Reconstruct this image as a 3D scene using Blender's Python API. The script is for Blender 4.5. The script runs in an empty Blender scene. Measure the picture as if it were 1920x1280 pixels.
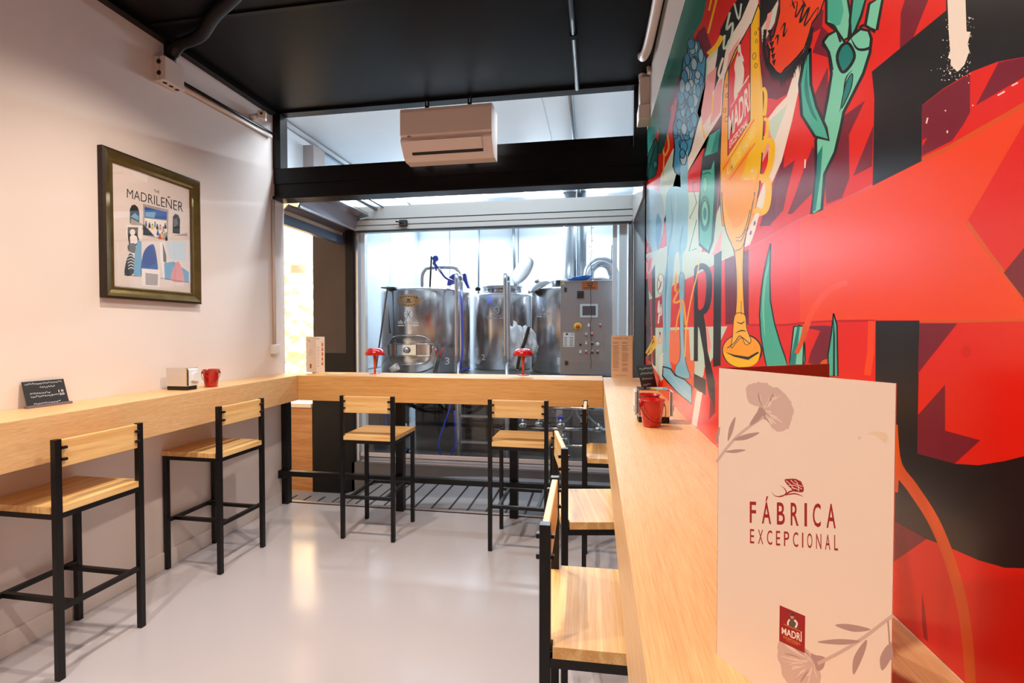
import bpy, bmesh, math, random
from mathutils import Vector, Matrix
random.seed(7)
scene = bpy.context.scene
COL = scene.collection
# ------------------------------------------------------------------ camera, world, exposure
FPX = 922.0; YAW = math.radians(9.6); PIT = math.radians(1.17); EYE = Vector((0, 0, 1.40))
cam_d = bpy.data.cameras.new('camera'); cam = bpy.data.objects.new('camera', cam_d); COL.objects.link(cam)
cam_d.sensor_width = 36.0; cam_d.lens = FPX / 1920.0 * 36.0; cam_d.clip_start = 0.02
cam.location = EYE; cam.rotation_euler = (math.pi / 2 - PIT, 0, YAW)
scene.camera = cam
cy, sy, cp, sp = math.cos(YAW), math.sin(YAW), math.cos(PIT), math.sin(PIT)
CF = Vector((-sy * cp, cy * cp, -sp)); CR = Vector((cy, sy, 0)); CU = CR.cross(CF)
scene.view_settings.view_transform = 'Standard'; scene.view_settings.look = 'None'
scene.view_settings.gamma = 1.0; scene.view_settings.use_curve_mapping = False
scene.view_settings.exposure = 0.0
scene.cycles.max_bounces = 10; scene.cycles.transparent_max_bounces = 16
scene.cycles.use_denoising = True
scene.cycles.sample_clamp_indirect = 6.0
world = bpy.data.worlds.new('world'); scene.world = world; world.use_nodes = True
world.node_tree.nodes['Background'].inputs[0].default_value = (0.75, 0.80, 0.9, 1)
world.node_tree.nodes['Background'].inputs[1].default_value = 0.2

def area(name, loc, sx, sy_, power, col, rot=(0, 0, 0)):
    d = bpy.data.lights.new(name, 'AREA'); d.shape = 'RECTANGLE'; d.size = sx; d.size_y = sy_
    d.energy = power; d.color = col
    o = bpy.data.objects.new(name, d); COL.objects.link(o); o.location = loc; o.rotation_euler = rot
    return o
def spot(name, loc, power, col, cone, blend, rot=(0, 0, 0), rad=0.03):
    d = bpy.data.lights.new(name, 'SPOT'); d.energy = power; d.color = col
    d.spot_size = math.radians(cone); d.spot_blend = blend; d.shadow_soft_size = rad
    o = bpy.data.objects.new(name, d); COL.objects.link(o); o.location = loc; o.rotation_euler = rot
    return o
WARM = (1.0, 0.83, 0.68); COLD = (0.80, 0.91, 1.0)
SPOTS = [(-1.62, 2.10, 110), (-0.80, 2.12, 110), (-1.62, 0.45, 110), (-0.75, 0.45, 110), (-1.2, -1.2, 110)]
for x, y, p in SPOTS:
    spot('spot_light', (x, y, 3.015), p, WARM, 140, 0.9)
for x, y, sx, p in [(-0.43, 7.2, 1.2, 95), (-2.2, 7.2, 1.2, 95), (-1.75, 3.72, 1.0, 17), (-0.5, 3.72, 1.2, 22)]:  # front pair is added out of sight to light the tank fronts
    area('batten_light', (x, y - (.07 if y > 5 else 0), 3.215), sx, 0.12, p, COLD, (math.radians(-35) if y > 5 else 0, 0, 0))
area('side_room_light', (-3.85, 7.2, 3.1), .6, 1.0, 330, (1.0, 0.86, 0.68))  # added unseen light that brightens the side room

# ------------------------------------------------------------------ helpers
def lin(c):
    return tuple(((v / 255) / 12.92 if v / 255 <= 0.04045 else ((v / 255 + 0.055) / 1.055) ** 2.4) for v in c[:3]) + (1.0,)
def mat(name, c, rough=0.5, metal=0.0, bump=0.0, bscale=60.0, var=0.0, vscale=3.0, stretch=(1, 1, 1), spec=0.5, coat=0.0, rvar=0.0):
    m = bpy.data.materials.new(name); m.use_nodes = True
    nt = m.node_tree; b = nt.nodes['Principled BSDF']
    b.inputs['Base Color'].default_value = lin(c); b.inputs['Roughness'].default_value = rough
    b.inputs['Metallic'].default_value = metal; b.inputs['Specular IOR Level'].default_value = spec
    b.inputs['Coat Weight'].default_value = coat; b.inputs['Coat Roughness'].default_value = 0.08
    tc = nt.nodes.new('ShaderNodeTexCoord'); mp = nt.nodes.new('ShaderNodeMapping')
    mp.inputs['Scale'].default_value = stretch
    nt.links.new(tc.outputs['Object'], mp.inputs['Vector'])
    n = nt.nodes.new('ShaderNodeTexNoise'); n.inputs['Scale'].default_value = vscale; n.inputs['Detail'].default_value = 4
    nt.links.new(mp.outputs[0], n.inputs['Vector'])
    mx = nt.nodes.new('ShaderNodeMix'); mx.data_type = 'RGBA'
    a = [v * (1 - var) for v in lin(c)[:3]] + [1]; d = [min(1, v * (1 + var)) for v in lin(c)[:3]] + [1]
    mx.inputs[6].default_value = a; mx.inputs[7].default_value = d
    nt.links.new(n.outputs['Fac'], mx.inputs[0]); nt.links.new(mx.outputs[2], b.inputs['Base Color'])
    if rvar:
        mr = nt.nodes.new('ShaderNodeMapRange'); mr.inputs['To Min'].default_value = max(0.02, rough - rvar); mr.inputs['To Max'].default_value = rough + rvar
        nt.links.new(n.outputs['Fac'], mr.inputs['Value']); nt.links.new(mr.outputs[0], b.inputs['Roughness'])
    if bump:
        n2 = nt.nodes.new('ShaderNodeTexNoise'); n2.inputs['Scale'].default_value = bscale; n2.inputs['Detail'].default_value = 3
        nt.links.new(mp.outputs[0], n2.inputs['Vector'])
        bp = nt.nodes.new('ShaderNodeBump'); bp.inputs['Strength'].default_value = bump; bp.inputs['Distance'].default_value = 0.002
        nt.links.new(n2.outputs['Fac'], bp.inputs['Height']); nt.links.new(bp.outputs[0], b.inputs['Normal'])
    return m
def wood(name, light, dark, axis, rough=0.42, scale=9.0, rings=0.55):
    m = bpy.data.materials.new(name); m.use_nodes = True
    nt = m.node_tree; b = nt.nodes['Principled BSDF']; b.inputs['Roughness'].default_value = rough
    tc = nt.nodes.new('ShaderNodeTexCoord'); mp = nt.nodes.new('ShaderNodeMapping')
    s = [1.0, 1.0, 1.0]; s[axis] = 0.035
    mp.inputs['Scale'].default_value = s; nt.links.new(tc.outputs['Object'], mp.inputs['Vector'])
    n1 = nt.nodes.new('ShaderNodeTexNoise'); n1.inputs['Scale'].default_value = scale; n1.inputs['Detail'].default_value = 2; n1.inputs['Distortion'].default_value = 0.25
    n2 = nt.nodes.new('ShaderNodeTexNoise'); n2.inputs['Scale'].default_value = scale * 30; n2.inputs['Detail'].default_value = 4
    nt.links.new(mp.outputs[0], n1.inputs['Vector']); nt.links.new(mp.outputs[0], n2.inputs['Vector'])
    mu = nt.nodes.new('ShaderNodeMath'); mu.operation = 'MULTIPLY'; mu.inputs[1].default_value = 55.0
    si = nt.nodes.new('ShaderNodeMath'); si.operation = 'SINE'
    ma = nt.nodes.new('ShaderNodeMath'); ma.operation = 'MULTIPLY_ADD'; ma.inputs[1].default_value = 0.22 * rings; ma.inputs[2].default_value = 0.0
    ad = nt.nodes.new('ShaderNodeMath'); ad.operation = 'ADD'
    nt.links.new(n1.outputs['Fac'], mu.inputs[0]); nt.links.new(mu.outputs[0], si.inputs[0]); nt.links.new(si.outputs[0], ma.inputs[0])
    nt.links.new(ma.outputs[0], ad.inputs[0]); nt.links.new(n2.outputs['Fac'], ad.inputs[1])
    cr = nt.nodes.new('ShaderNodeValToRGB'); cr.color_ramp.elements[0].position = 0.25; cr.color_ramp.elements[1].position = 0.72
    cr.color_ramp.elements[0].color = lin(dark); cr.color_ramp.elements[1].color = lin(light)
    nt.links.new(ad.outputs[0], cr.inputs[0]); nt.links.new(cr.outputs[0], b.inputs['Base Color'])
    bp = nt.nodes.new('ShaderNodeBump'); bp.inputs['Strength'].default_value = 0.08; bp.inputs['Distance'].default_value = 0.001
    nt.links.new(n2.outputs['Fac'], bp.inputs['Height']); nt.links.new(bp.outputs[0], b.inputs['Normal'])
    return m
def emis(name, c, s):
    m = bpy.data.materials.new(name); m.use_nodes = True; b = m.node_tree.nodes['Principled BSDF']
    b.inputs['Base Color'].default_value = lin(c); b.inputs['Emission Color'].default_value = lin(c); b.inputs['Emission Strength'].default_value = s
    return m
def glassmat(name, tint=(0.97, 0.99, 1.0), refl=1.0):
    m = bpy.data.materials.new(name); m.use_nodes = True; nt = m.node_tree; nt.nodes.clear()
    o = nt.nodes.new('ShaderNodeOutputMaterial'); t = nt.nodes.new('ShaderNodeBsdfTransparent'); t.inputs[0].default_value = tint + (1,)
    g = nt.nodes.new('ShaderNodeBsdfGlossy'); g.inputs['Roughness'].default_value = 0.01
    f = nt.nodes.new('ShaderNodeFresnel'); f.inputs['IOR'].default_value = 1.45
    ge = nt.nodes.new('ShaderNodeNewGeometry'); mi = nt.nodes.new('ShaderNodeMapRange'); mi.inputs['To Min'].default_value = 1.45; mi.inputs['To Max'].default_value = 1 / 1.45
    nt.links.new(ge.outputs['Backfacing'], mi.inputs['Value']); nt.links.new(mi.outputs[0], f.inputs['IOR'])
    mu = nt.nodes.new('ShaderNodeMath'); mu.operation = 'MULTIPLY'; mu.inputs[1].default_value = refl
    x = nt.nodes.new('ShaderNodeMixShader')
    nt.links.new(f.outputs[0], mu.inputs[0]); nt.links.new(mu.outputs[0], x.inputs[0]); nt.links.new(t.outputs[0], x.inputs[1]); nt.links.new(g.outputs[0], x.inputs[2]); nt.links.new(x.outputs[0], o.inputs[0])
    return m

class MB:
    """collects shapes; build() links them as ONE mesh object. coordinates are world coordinates (or local when the root stands at 0)."""
    def __init__(s): s.bm = bmesh.new(); s.mi = 0; s.sm = False
    def _set(s, faces):
        for f in faces: f.material_index = s.mi; f.smooth = s.sm
    def box(s, x0, x1, y0, y1, z0, z1, bev=0.0, M=None):
        r = bmesh.ops.create_cube(s.bm, size=1.0); vs = r['verts']
        for v in vs:
            v.co = Vector((x0 + (v.co.x + .5) * (x1 - x0), y0 + (v.co.y + .5) * (y1 - y0), z0 + (v.co.z + .5) * (z1 - z0)))
        fs = set(f for v in vs for f in v.link_faces)
        if bev:
            es = list(set(e for v in vs for e in v.link_edges))
            rr = bmesh.ops.bevel(s.bm, geom=es, offset=bev, segments=2, affect='EDGES', profile=0.5)
            vs = list(set(rr['verts']) | set(v for v in vs if v.is_valid)); fs = set(f for v in vs for f in v.link_faces)
        if M is not None:
            for v in set(v for f in fs for v in f.verts): v.co = M @ v.co
        s._set(fs); return s
    def poly(s, pts, flip=False):
        vs = [s.bm.verts.new(p) for p in (reversed(pts) if flip else pts)]
        try: f = s.bm.faces.new(vs); s._set([f])
        except Exception: pass
        return s
    def prism(s, pts, d):
        """extrude polygon pts (3D list) by vector d"""
        d = Vector(d); pts = [Vector(p) for p in pts]; n = len(pts)
        a = [s.bm.verts.new(p) for p in pts]; b = [s.bm.verts.new(p + d) for p in pts]
        fs = [s.bm.faces.new(a[::-1]), s.bm.faces.new(b)]
        for i in range(n): fs.append(s.bm.faces.new([a[i], a[(i + 1) % n], b[(i + 1) % n], b[i]]))
        bmesh.ops.recalc_face_normals(s.bm, faces=fs); s._set(fs); return s
    def tube(s, path, r, seg=10, caps=True, closed=False):
        P = [Vector(p) for p in path]; n = len(P); rings = []
        if isinstance(r, (int, float)): r = [r] * n
        t0 = (P[1] - P[0]).normalized(); up = Vector((0, 0, 1)) if abs(t0.z) < 0.9 else Vector((1, 0, 0))
        nrm = t0.cross(up).normalized()
        for i in range(n):
            t = ((P[min(i + 1, n - 1)] - P[i]).normalized() + (P[i] - P[max(i - 1, 0)]).normalized())
            if t.length < 1e-6: t = t0
            t.normalize(); nrm = (nrm - t * nrm.dot(t)).normalized(); bn = t.cross(nrm)
            rings.append([s.bm.verts.new(P[i] + (nrm * math.cos(a) + bn * math.sin(a)) * r[i]) for a in [2 * math.pi * k / seg for k in range(seg)]])
        fs = []
        for i in range(n - 1):
            for k in range(seg): fs.append(s.bm.faces.new([rings[i][k], rings[i][(k + 1) % seg], rings[i + 1][(k + 1) % seg], rings[i + 1][k]]))
        old = s.sm; s.sm = True; s._set(fs); s.sm = old
        if caps: s._set([s.bm.faces.new(rings[0][::-1]), s.bm.faces.new(rings[-1])])
        return s
    def lathe(s, prof, c=(0, 0, 0), seg=32, M=None, smooth=True, cap=False):
        rings = []; fs = []
        for r, z in prof:
            rr = max(r, 1e-5)
            rings.append([s.bm.verts.new(((M @ Vector((rr * math.cos(a), rr * math.sin(a), z))) if M else Vector((c[0] + rr * math.cos(a), c[1] + rr * math.sin(a), c[2] + z)))) for a in [2 * math.pi * k / seg for k in range(seg)]])
        for i in range(len(prof) - 1):
            for k in range(seg): fs.append(s.bm.faces.new([rings[i][k], rings[i][(k + 1) % seg], rings[i + 1][(k + 1) % seg], rings[i + 1][k]]))
        if cap: fs += [s.bm.faces.new(rings[0][::-1]), s.bm.faces.new(rings[-1])]
        old = s.sm; s.sm = smooth; s._set(fs); s.sm = old
        return s
    def strip(s, A, B):
        """quad strip between two point lists"""
        a = [s.bm.verts.new(p) for p in A]; b = [s.bm.verts.new(p) for p in B]
        for i in range(len(A) - 1):
            try: s._set([s.bm.faces.new([a[i], a[i + 1], b[i + 1], b[i]])])
            except Exception: pass
        return s
    def mesh(s, vf, fn):
        vs = [s.bm.verts.new(fn(v)) for v in vf[0]]
        fs = []
        for f in vf[1]:
            try: fs.append(s.bm.faces.new([vs[i] for i in f]))
            except Exception: pass
        s._set(fs); return s
    def build(s, name, mats, parent=None, centre=True):
        me = bpy.data.meshes.new(name); off = Vector((0, 0, 0)); base = None
        if parent is not None:
            p = parent
            while p is not None: off += p.location; p = p.parent
        elif centre and s.bm.verts:
            xs = [v.co.x for v in s.bm.verts]; ys = [v.co.y for v in s.bm.verts]; zs = [v.co.z for v in s.bm.verts]
            off = base = Vector(((min(xs) + max(xs)) / 2, (min(ys) + max(ys)) / 2, min(zs)))
        for v in s.bm.verts: v.co -= off
        s.bm.to_mesh(me); s.bm.free()
        for m in (mats if isinstance(mats, (list, tuple)) else [mats]): me.materials.append(m)
        o = bpy.data.objects.new(name, me); COL.objects.link(o)
        if parent is not None: o.parent = parent
        elif base is not None: o.location = base
        return o
def thing(name, loc, label, cat, group=None):
    o = bpy.data.objects.new(name, None); o.empty_display_size = 0.05; COL.objects.link(o); o.location = loc
    o['label'] = label; o['category'] = cat
    if group: o['group'] = group
    return o
def tag(o, label, cat, group=None, kind=None):
    o['label'] = label; o['category'] = cat
    if group: o['group'] = group
    if kind: o['kind'] = kind
    return o
def struct(o, label=None):
    o['kind'] = 'structure'
    if label: o['label'] = label
    o['category'] = o.name.split('.')[0].split('_')[0]
    return o
def copy_tree(o, parent=None):
    c = o.copy(); COL.objects.link(c); c.parent = parent
    for ch in o.children: copy_tree(ch, c)
    return c
# pixel of the photograph -> point on a known plane of the room
def ray(px, py): return CF + CR * ((px - 960) / FPX) - CU * ((py - 640) / FPX)
def onp(P0, N, px, py):
    d = ray(px, py); N = Vector(N); t = (Vector(P0) - EYE).dot(N) / d.dot(N); return EYE + d * t
AX = {'x': (1, 0, 0), 'y': (0, 1, 0), 'z': (0, 0, 1)}
def at(ax, v, px, py): return onp(Vector(AX[ax]) * v, AX[ax], px, py)
# text as flat mesh, normalised to the unit square
_tc = {}
def textmesh(t, off=0.0):
    k = (t, off)
    if k in _tc: return _tc[k]
    c = bpy.data.curves.new('t', 'FONT'); c.body = t; c.offset = off; c.resolution_u = 3
    o = bpy.data.objects.new('t', c); COL.objects.link(o)
    dg = bpy.context.evaluated_depsgraph_get(); me = o.evaluated_get(dg).to_mesh()
    V = [v.co.copy() for v in me.vertices]; F = [list(p.vertices) for p in me.polygons]
    x0 = min(v.x for v in V); x1 = max(v.x for v in V); y0 = min(v.y for v in V); y1 = max(v.y for v in V)
    V = [((v.x - x0) / (x1 - x0), (v.y - y0) / (y1 - y0)) for v in V]
    o.evaluated_get(dg).to_mesh_clear(); bpy.data.objects.remove(o); bpy.data.curves.remove(c)
    _tc[k] = (V, F); return _tc[k]
def smooth_closed(P, n=5):
    out = []; N = len(P)
    for i in range(N):
        p0, p1, p2, p3 = P[i - 1], P[i], P[(i + 1) % N], P[(i + 2) % N]
        for k in range(n):
            t = k / n
            out.append(tuple(0.5 * ((2 * p1[j]) + (-p0[j] + p2[j]) * t + (2 * p0[j] - 5 * p1[j] + 4 * p2[j] - p3[j]) * t * t + (-p0[j] + 3 * p1[j] - 3 * p2[j] + p3[j]) * t ** 3) for j in range(len(p1))))
    return out
def smooth_open(P, n=5):
    out = []; N = len(P)
    for i in range(N - 1):
        p0, p1, p2, p3 = P[max(i - 1, 0)], P[i], P[i + 1], P[min(i + 2, N - 1)]
        for k in range(n):
            t = k / n
            out.append(tuple(0.5 * ((2 * p1[j]) + (-p0[j] + p2[j]) * t + (2 * p0[j] - 5 * p1[j] + 4 * p2[j] - p3[j]) * t * t + (-p0[j] + 3 * p1[j] - 3 * p2[j] + p3[j]) * t ** 3) for j in range(len(p1))))
    out.append(tuple(P[-1])); return out
class Paint:
    """flat artwork laid on a plane of the room in thin coats (P0, N = plane, N points out of the surface)"""
    def __init__(s, P0, N, step=0.00002):
        s.P0 = Vector(P0); s.N = Vector(N).normalized(); s.mb = MB(); s.mats = []; s.k = 1; s.step = step; s.tr = (0, 0, 1.0); s.seen = []
    def view(s, x, y, sc): s.tr = (x, y, sc); return s
    def m(s, mt, pts=None):
        if mt not in s.mats: s.mats.append(mt)
        s.mb.mi = s.mats.index(mt)
        if pts is None or not hasattr(s, 'seen'): s.k += 1; return
        q = [(s.tr[0] + p[0] / s.tr[2], s.tr[1] + p[1] / s.tr[2]) for p in pts]
        b = (min(p[0] for p in q), min(p[1] for p in q), max(p[0] for p in q), max(p[1] for p in q)); k = 0
        for c in s.seen:
            if c[0] < b[2] and c[2] > b[0] and c[1] < b[3] and c[3] > b[1]: k = max(k, c[4])
        s.k = k + 1; s.seen.append(b + (s.k,)); s.kmax = max(getattr(s, 'kmax', 0), s.k)
    def w(s, p):
        return onp(s.P0, s.N, s.tr[0] + p[0] / s.tr[2], s.tr[1] + p[1] / s.tr[2]) + s.N * (s.k * s.step)
    def poly(s, pts, mt, sm=False, edge=None, ew=4):
        if sm: pts = smooth_closed(pts)
        s.m(mt, pts); s.mb.poly([s.w(p) for p in pts])
        if edge: s.stroke(list(pts) + [pts[0]], ew, edge, False)
        return s
    def stroke(s, pts, wd, mt, sm=True, taper=False):
        if sm: pts = smooth_open(pts)
        s.m(mt, [(p[0] + e * wd / 2, p[1] + e * wd / 2) for p in pts for e in (-1, 1)]); A = []; B = []; n = len(pts)
        for i in range(n):
            a = pts[max(i - 1, 0)]; b = pts[min(i + 1, n - 1)]; dx, dy = b[0] - a[0], b[1] - a[1]; L = math.hypot(dx, dy) or 1
            h = wd / 2 * (1.0 if not taper else max(0.12, math.sin(math.pi * (i + .3) / n)))
            A.append(s.w((pts[i][0] - dy / L * h, pts[i][1] + dx / L * h))); B.append(s.w((pts[i][0] + dy / L * h, pts[i][1] - dx / L * h)))
        s.mb.strip(A, B); return s
    def ell(s, cx, cy_, rx, ry, mt, rot=0.0, edge=None, ew=3, n=18):
        c, q = math.cos(rot), math.sin(rot); pts = []
        for k in range(n):
            a = 2 * math.pi * k / n; x, y = rx * math.cos(a), ry * math.sin(a); pts.append((cx + x * c - y * q, cy_ + x * q + y * c))
        return s.poly(pts, mt, False, edge, ew)
    def text(s, t, quad, mt, off=0.0):
        """quad: bottom-left, bottom-right, top-right, top-left"""
        s.m(mt, quad); bl, br, tr, tl = quad
        def fn(v):
            u, w = v; return s.w(tuple((bl[j] * (1 - u) + br[j] * u) * (1 - w) + (tl[j] * (1 - u) + tr[j] * u) * w for j in (0, 1)))
        s.mb.mesh(textmesh(t, off), fn); return s

# ------------------------------------------------------------------ materials
M_wall = mat('plaster_white', (226, 218, 213), 0.6, bump=0.25, bscale=40, var=0.03, vscale=1.5)
M_wallL = mat('plaster_left', (226, 216, 210), 0.55, bump=0.3, bscale=30, var=0.03, vscale=1.2)
M_floor = mat('poured_resin', (190, 187, 193), 0.17, bump=0.05, bscale=9, var=0.03, vscale=2, rvar=0.06)
M_lfloor = mat('street_floor', (150, 152, 158), 0.28, bump=0.1, bscale=12, var=0.06, vscale=3)
M_cfloor = mat('wet_concrete', (128, 124, 120), 0.22, bump=0.5, bscale=5, var=0.35, vscale=2.5, rvar=0.15)
M_black = mat('black_paint', (13, 10, 10), 0.4, bump=0.1, bscale=30, var=0.1, spec=.25)
M_ceil = mat('ceiling_black', (11, 9, 11), 0.45, bump=0.1, bscale=20, var=0.1, spec=.2)
M_metal = mat('black_metal', (14, 12, 13), 0.38, spec=.35)
M_oakY = wood('oak_along_wall', (230, 190, 138), (206, 160, 108), 1, .42, 14, .25)
M_oakX = wood('oak_along_back', (228, 176, 108), (204, 148, 84), 0, .42, 9, .35)
M_pine = wood('pine', (240, 202, 138), (220, 168, 102), 0, 0.4, 7, 0.9)
M_cabw = wood('oak_cabinet', (205, 145, 85), (172, 112, 58), 0)
M_panel = mat('insulated_white', (222, 228, 232), 0.35, var=0.02)
M_shiny = mat('steel_sheet', (190, 196, 204), 0.09, 0.85, var=0.06, vscale=2)
M_steel = mat('brushed_steel', (192, 190, 192), 0.21, 1.0, bump=0.08, bscale=90, stretch=(1, 1, 0.03), var=0.05, vscale=6)
M_steelD = mat('steel_door', (172, 168, 170), 0.34, 0.75, bump=0.1, bscale=60, stretch=(0.05, 1, 1), var=0.08, vscale=4)
M_pol = mat('polished_steel', (205, 205, 205), 0.1, 1.0)
M_galv = mat('galvanised', (150, 158, 164), 0.35, 0.8, var=0.1, vscale=20)
M_zinc = mat('shutter_grey', (176, 176, 176), 0.42, 0.15)
M_zinc2 = mat('shutter_light', (176, 178, 176), 0.45, 0.1)
M_alu = mat('aluminium', (200, 203, 208), 0.25, 0.9)
M_blueg = mat('lintel_blue_grey', (72, 84, 104), 0.4, 0.2)
M_brown = mat('brown_steel', (62, 48, 40), 0.5, 0.0, var=0.25, vscale=4, bump=0.1)
M_stone = mat('whitewashed_stone', (240, 222, 190), 0.8, bump=1.0, bscale=14, var=0.1, vscale=4)
M_red = mat('red_enamel', (190, 8, 8), 0.18, coat=0.5)
M_orange = mat('lamp_stem', (225, 90, 50), 0.35)
M_blue = mat('blue_plastic', (18, 62, 190), 0.3)
M_lblue = mat('blue_cloth', (20, 120, 215), 0.7)
M_white = mat('white_plastic', (222, 216, 210), 0.35)
M_pipew = mat('pipe_offwhite', (214, 200, 190), 0.4)
M_acw = mat('ac_plastic', (234, 216, 206), 0.38)
M_dark = mat('dark_gap', (14, 12, 12), 0.6)
M_paper = mat('menu_paper', (230, 212, 198), 0.55, bump=0.1, bscale=15, var=0.025, vscale=9)
M_kraft = mat('kraft_card', (226, 192, 160), 0.7, var=0.03)
M_kink = mat('kraft_print', (140, 112, 90), .6)
M_pin = mat('menu_inside', (168, 96, 72), 0.6)
M_glass = glassmat('window_glass', refl=1.0)
M_pglass = glassmat('picture_glass', (1, 1, 1), 1.3)
M_frame = mat('antique_gilt', (112, 92, 48), 0.3, 0.7, var=0.45, vscale=14, bump=0.3, bscale=50)
M_frameD = mat('antique_edge', (44, 32, 22), 0.5, 0.3, var=0.3, vscale=30)
M_chrome = mat('mirror_chrome', (225, 222, 216), 0.05, 1.0)
M_chalk = mat('chalkboard', (24, 24, 27), 0.55)
M_ink = mat('ink_black', (28, 26, 28), 0.6)
M_chw = mat('chalk_white', (225, 225, 225), 0.8)
M_cloth = mat('white_sacking', (222, 224, 228), 0.7, bump=0.8, bscale=12, var=0.05)
M_skirt = mat('skirting_white', (226, 218, 212), 0.45)
M_led = emis('led_diffuser', (225, 240, 255), 9.0)
M_bulb = emis('spot_bulb', (255, 214, 170), 12.0)
M_label = mat('brass_label', (176, 140, 100), 0.35, 0.7)
M_rust = mat('copper_plate', (176, 92, 46), 0.45, 0.4)

XL, XR, YB, YG, ZC, ZL, ZB = -2.505, 0.352, 3.457, 4.65, 3.12, -0.26, 3.315
XB = -2.80   # inner face of the brewery's left wall
CT = 1.06   # counter top
# ------------------------------------------------------------------ the room shell
def sbox(name, b, m, label=None, bev=0):
    return struct(MB().box(*b, bev=bev).build(name, m), label)
sbox('floor', (XL - .15, XR + .15, -3.0, 3.66, -0.30, 0), M_floor)
sbox('ceiling', (XL - .15, XR + .15, -3.0, 3.60, ZC, ZC + .45), M_ceil)
sbox('wall_left', (XL - .15, XL, -3.0, 3.66, 0, ZC), M_wallL)
sbox('wall_right', (XR, XR + .15, -3.0, 3.60, 0, ZC), M_wall)
sbox('wall_rear', (XL - .15, XR + .15, -3.15, -3.0, -.3, ZC + .45), M_wall)
mb = MB(); mb.box(XL, XL + .012, -3.0, 3.58, 0, .10, bev=.003); struct(mb.build('baseboard_left', M_skirt))
# black edging under the ceiling and the window head beams
struct(MB().box(XL, XL + .05, -3, 3.5, ZC - .035, ZC).build('trim_1', M_black))
mb = MB(); mb.box(XL, XR, 3.52, 3.60, ZC - .02, ZC); struct(mb.build('trim_2', M_black))
mb = MB()   # I-beam: flanges, web
mb.box(XL, XR - .003, 3.52, 3.66, 2.44, 2.462); mb.box(XL, XR - .003, 3.545, 3.62, 2.462, 2.60); mb.box(XL, XR - .003, 3.535, 3.63, 2.56, 2.68)
mb.box(-1.0, XR - .003, 3.64, 3.70, 2.60, 2.80)
struct(mb.build('trim_3', M_black), 'black steel beam across the room over the back counter')
mb = MB(); mb.box(XL, -2.44, 3.53, 3.62, 2.68, ZC - .02); struct(mb.build('trim_4', M_black))
mb = MB(); mb.box(.262, XR, 3.56, 3.64, 2.68, ZC - .02); struct(mb.build('trim_5', M_black))
mb = MB(); mb.box(XR - .008, XR + .14, 3.60, YG - .03, ZL, 2.44); struct(mb.build('wall_right_passage', M_black))
# metal nosing and the lower strip of floor with slots
mb = MB(); mb.box(XL, XR, 3.655, 3.69, -.02, .006, bev=.002); struct(mb.build('trim_6', mat('nosing', (190, 180, 176), .3, .5)))
LP = [(-5.6, -.27), (-2.5, -.25), (-2.07, -.10), (-1.4, -.02), (-1.0, -.001), (XR, -.001)]
def lz(x):
    for (a0, b0), (a1, b1) in zip(LP, LP[1:]):
        if a0 <= x <= a1: return b0 + (b1 - b0) * (x - a0) / (a1 - a0)
    return -.001
struct(MB().prism([(x, 3.69, z) for x, z in LP] + [(XR, 3.69, -.4), (-5.6, 3.69, -.4)], (0, YG + .04 - 3.69, 0)).build('floor_lower', M_lfloor))
mb = MB()
x = -.84 - .152 * 14
while x < .33:
    a0, a1 = lz(x), lz(x + .018)
    mb.prism([(x, 3.70, a0 + .002), (x + .018, 3.70, a1 + .002), (x + .018, 3.70, a1 - .01), (x, 3.70, a0 - .01)], (0, .78 + .12 * max(0, min(1, -x - 1)) - .1, 0)); x += .152
struct(mb.build('trim_7', M_ink), 'dark grip strips in the lower floor')
sbox('floor_riser', (XL - .2, XR, 3.64, 3.66, ZL, 0), M_dark)
# kerb and sill of the glass partition
mb = MB(); mb.box(-2.43, XR, YG - .03, YG + .16, ZL, .075); struct(mb.build('trim_8', mat('kerb_grey', (112, 106, 104), 0.5, bump=0.5, bscale=10, var=.15, vscale=6)), 'grey kerb under the glass partition')
mb = MB(); mb.box(-2.36, XR, YG + .02, YG + .05, .13, .165); mb.box(-2.36, XR, YG + .02, YG + .16, .075, .08); struct(mb.build('trim_9', mat('sill_pale', (214, 196, 192), .4)), 'pale sill along the foot of the glass partition')
# brew room shell
sbox('floor_brewery', (-2.86, 1.7, YG + .16, 8.0, -.35, 0.0), M_cfloor)
sbox('ceiling_brewery', (XB - .06, 1.7, 3.60, 7.7, ZB, ZB + .1), M_panel)
sbox('wall_back', (XB - .06, 1.7, 7.6, 7.72, 0, ZB), M_panel)
mb = MB(); mb.box(XB - .06, XB, YG + .05, 7.6, 0, ZB); struct(mb.build('wall_left_brewery', mat('glossy_panel', (200, 210, 218), .08, .7)))
sbox('wall_left_passage', (XB - .06, XB, 3.66, YG + .05, 2.62, ZB), M_panel)
sbox('wall_right_brewery', (1.55, 1.7, YG, 7.6, 0, ZB), M_panel)
sbox('wall_right_shaft', (XR + .0, XR + .12, 3.60, YG + .1, 2.44, ZB), M_panel)
sbox('wall_right_return', (XR + .02, 1.7, YG - .02, YG + .1, -.3, ZB), M_panel)
mb = MB()
for xs in (-2.30, -1.19, -.40): mb.box(xs, xs + .012, 7.594, 7.6, 0, ZB)
for xs in (-1.62, -.44): mb.box(xs, xs + .004, 3.7, 7.6, ZB - .003, ZB)
struct(mb.build('trim_10', M_galv), 'panel joints of the brewery walls and ceiling')
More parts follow.
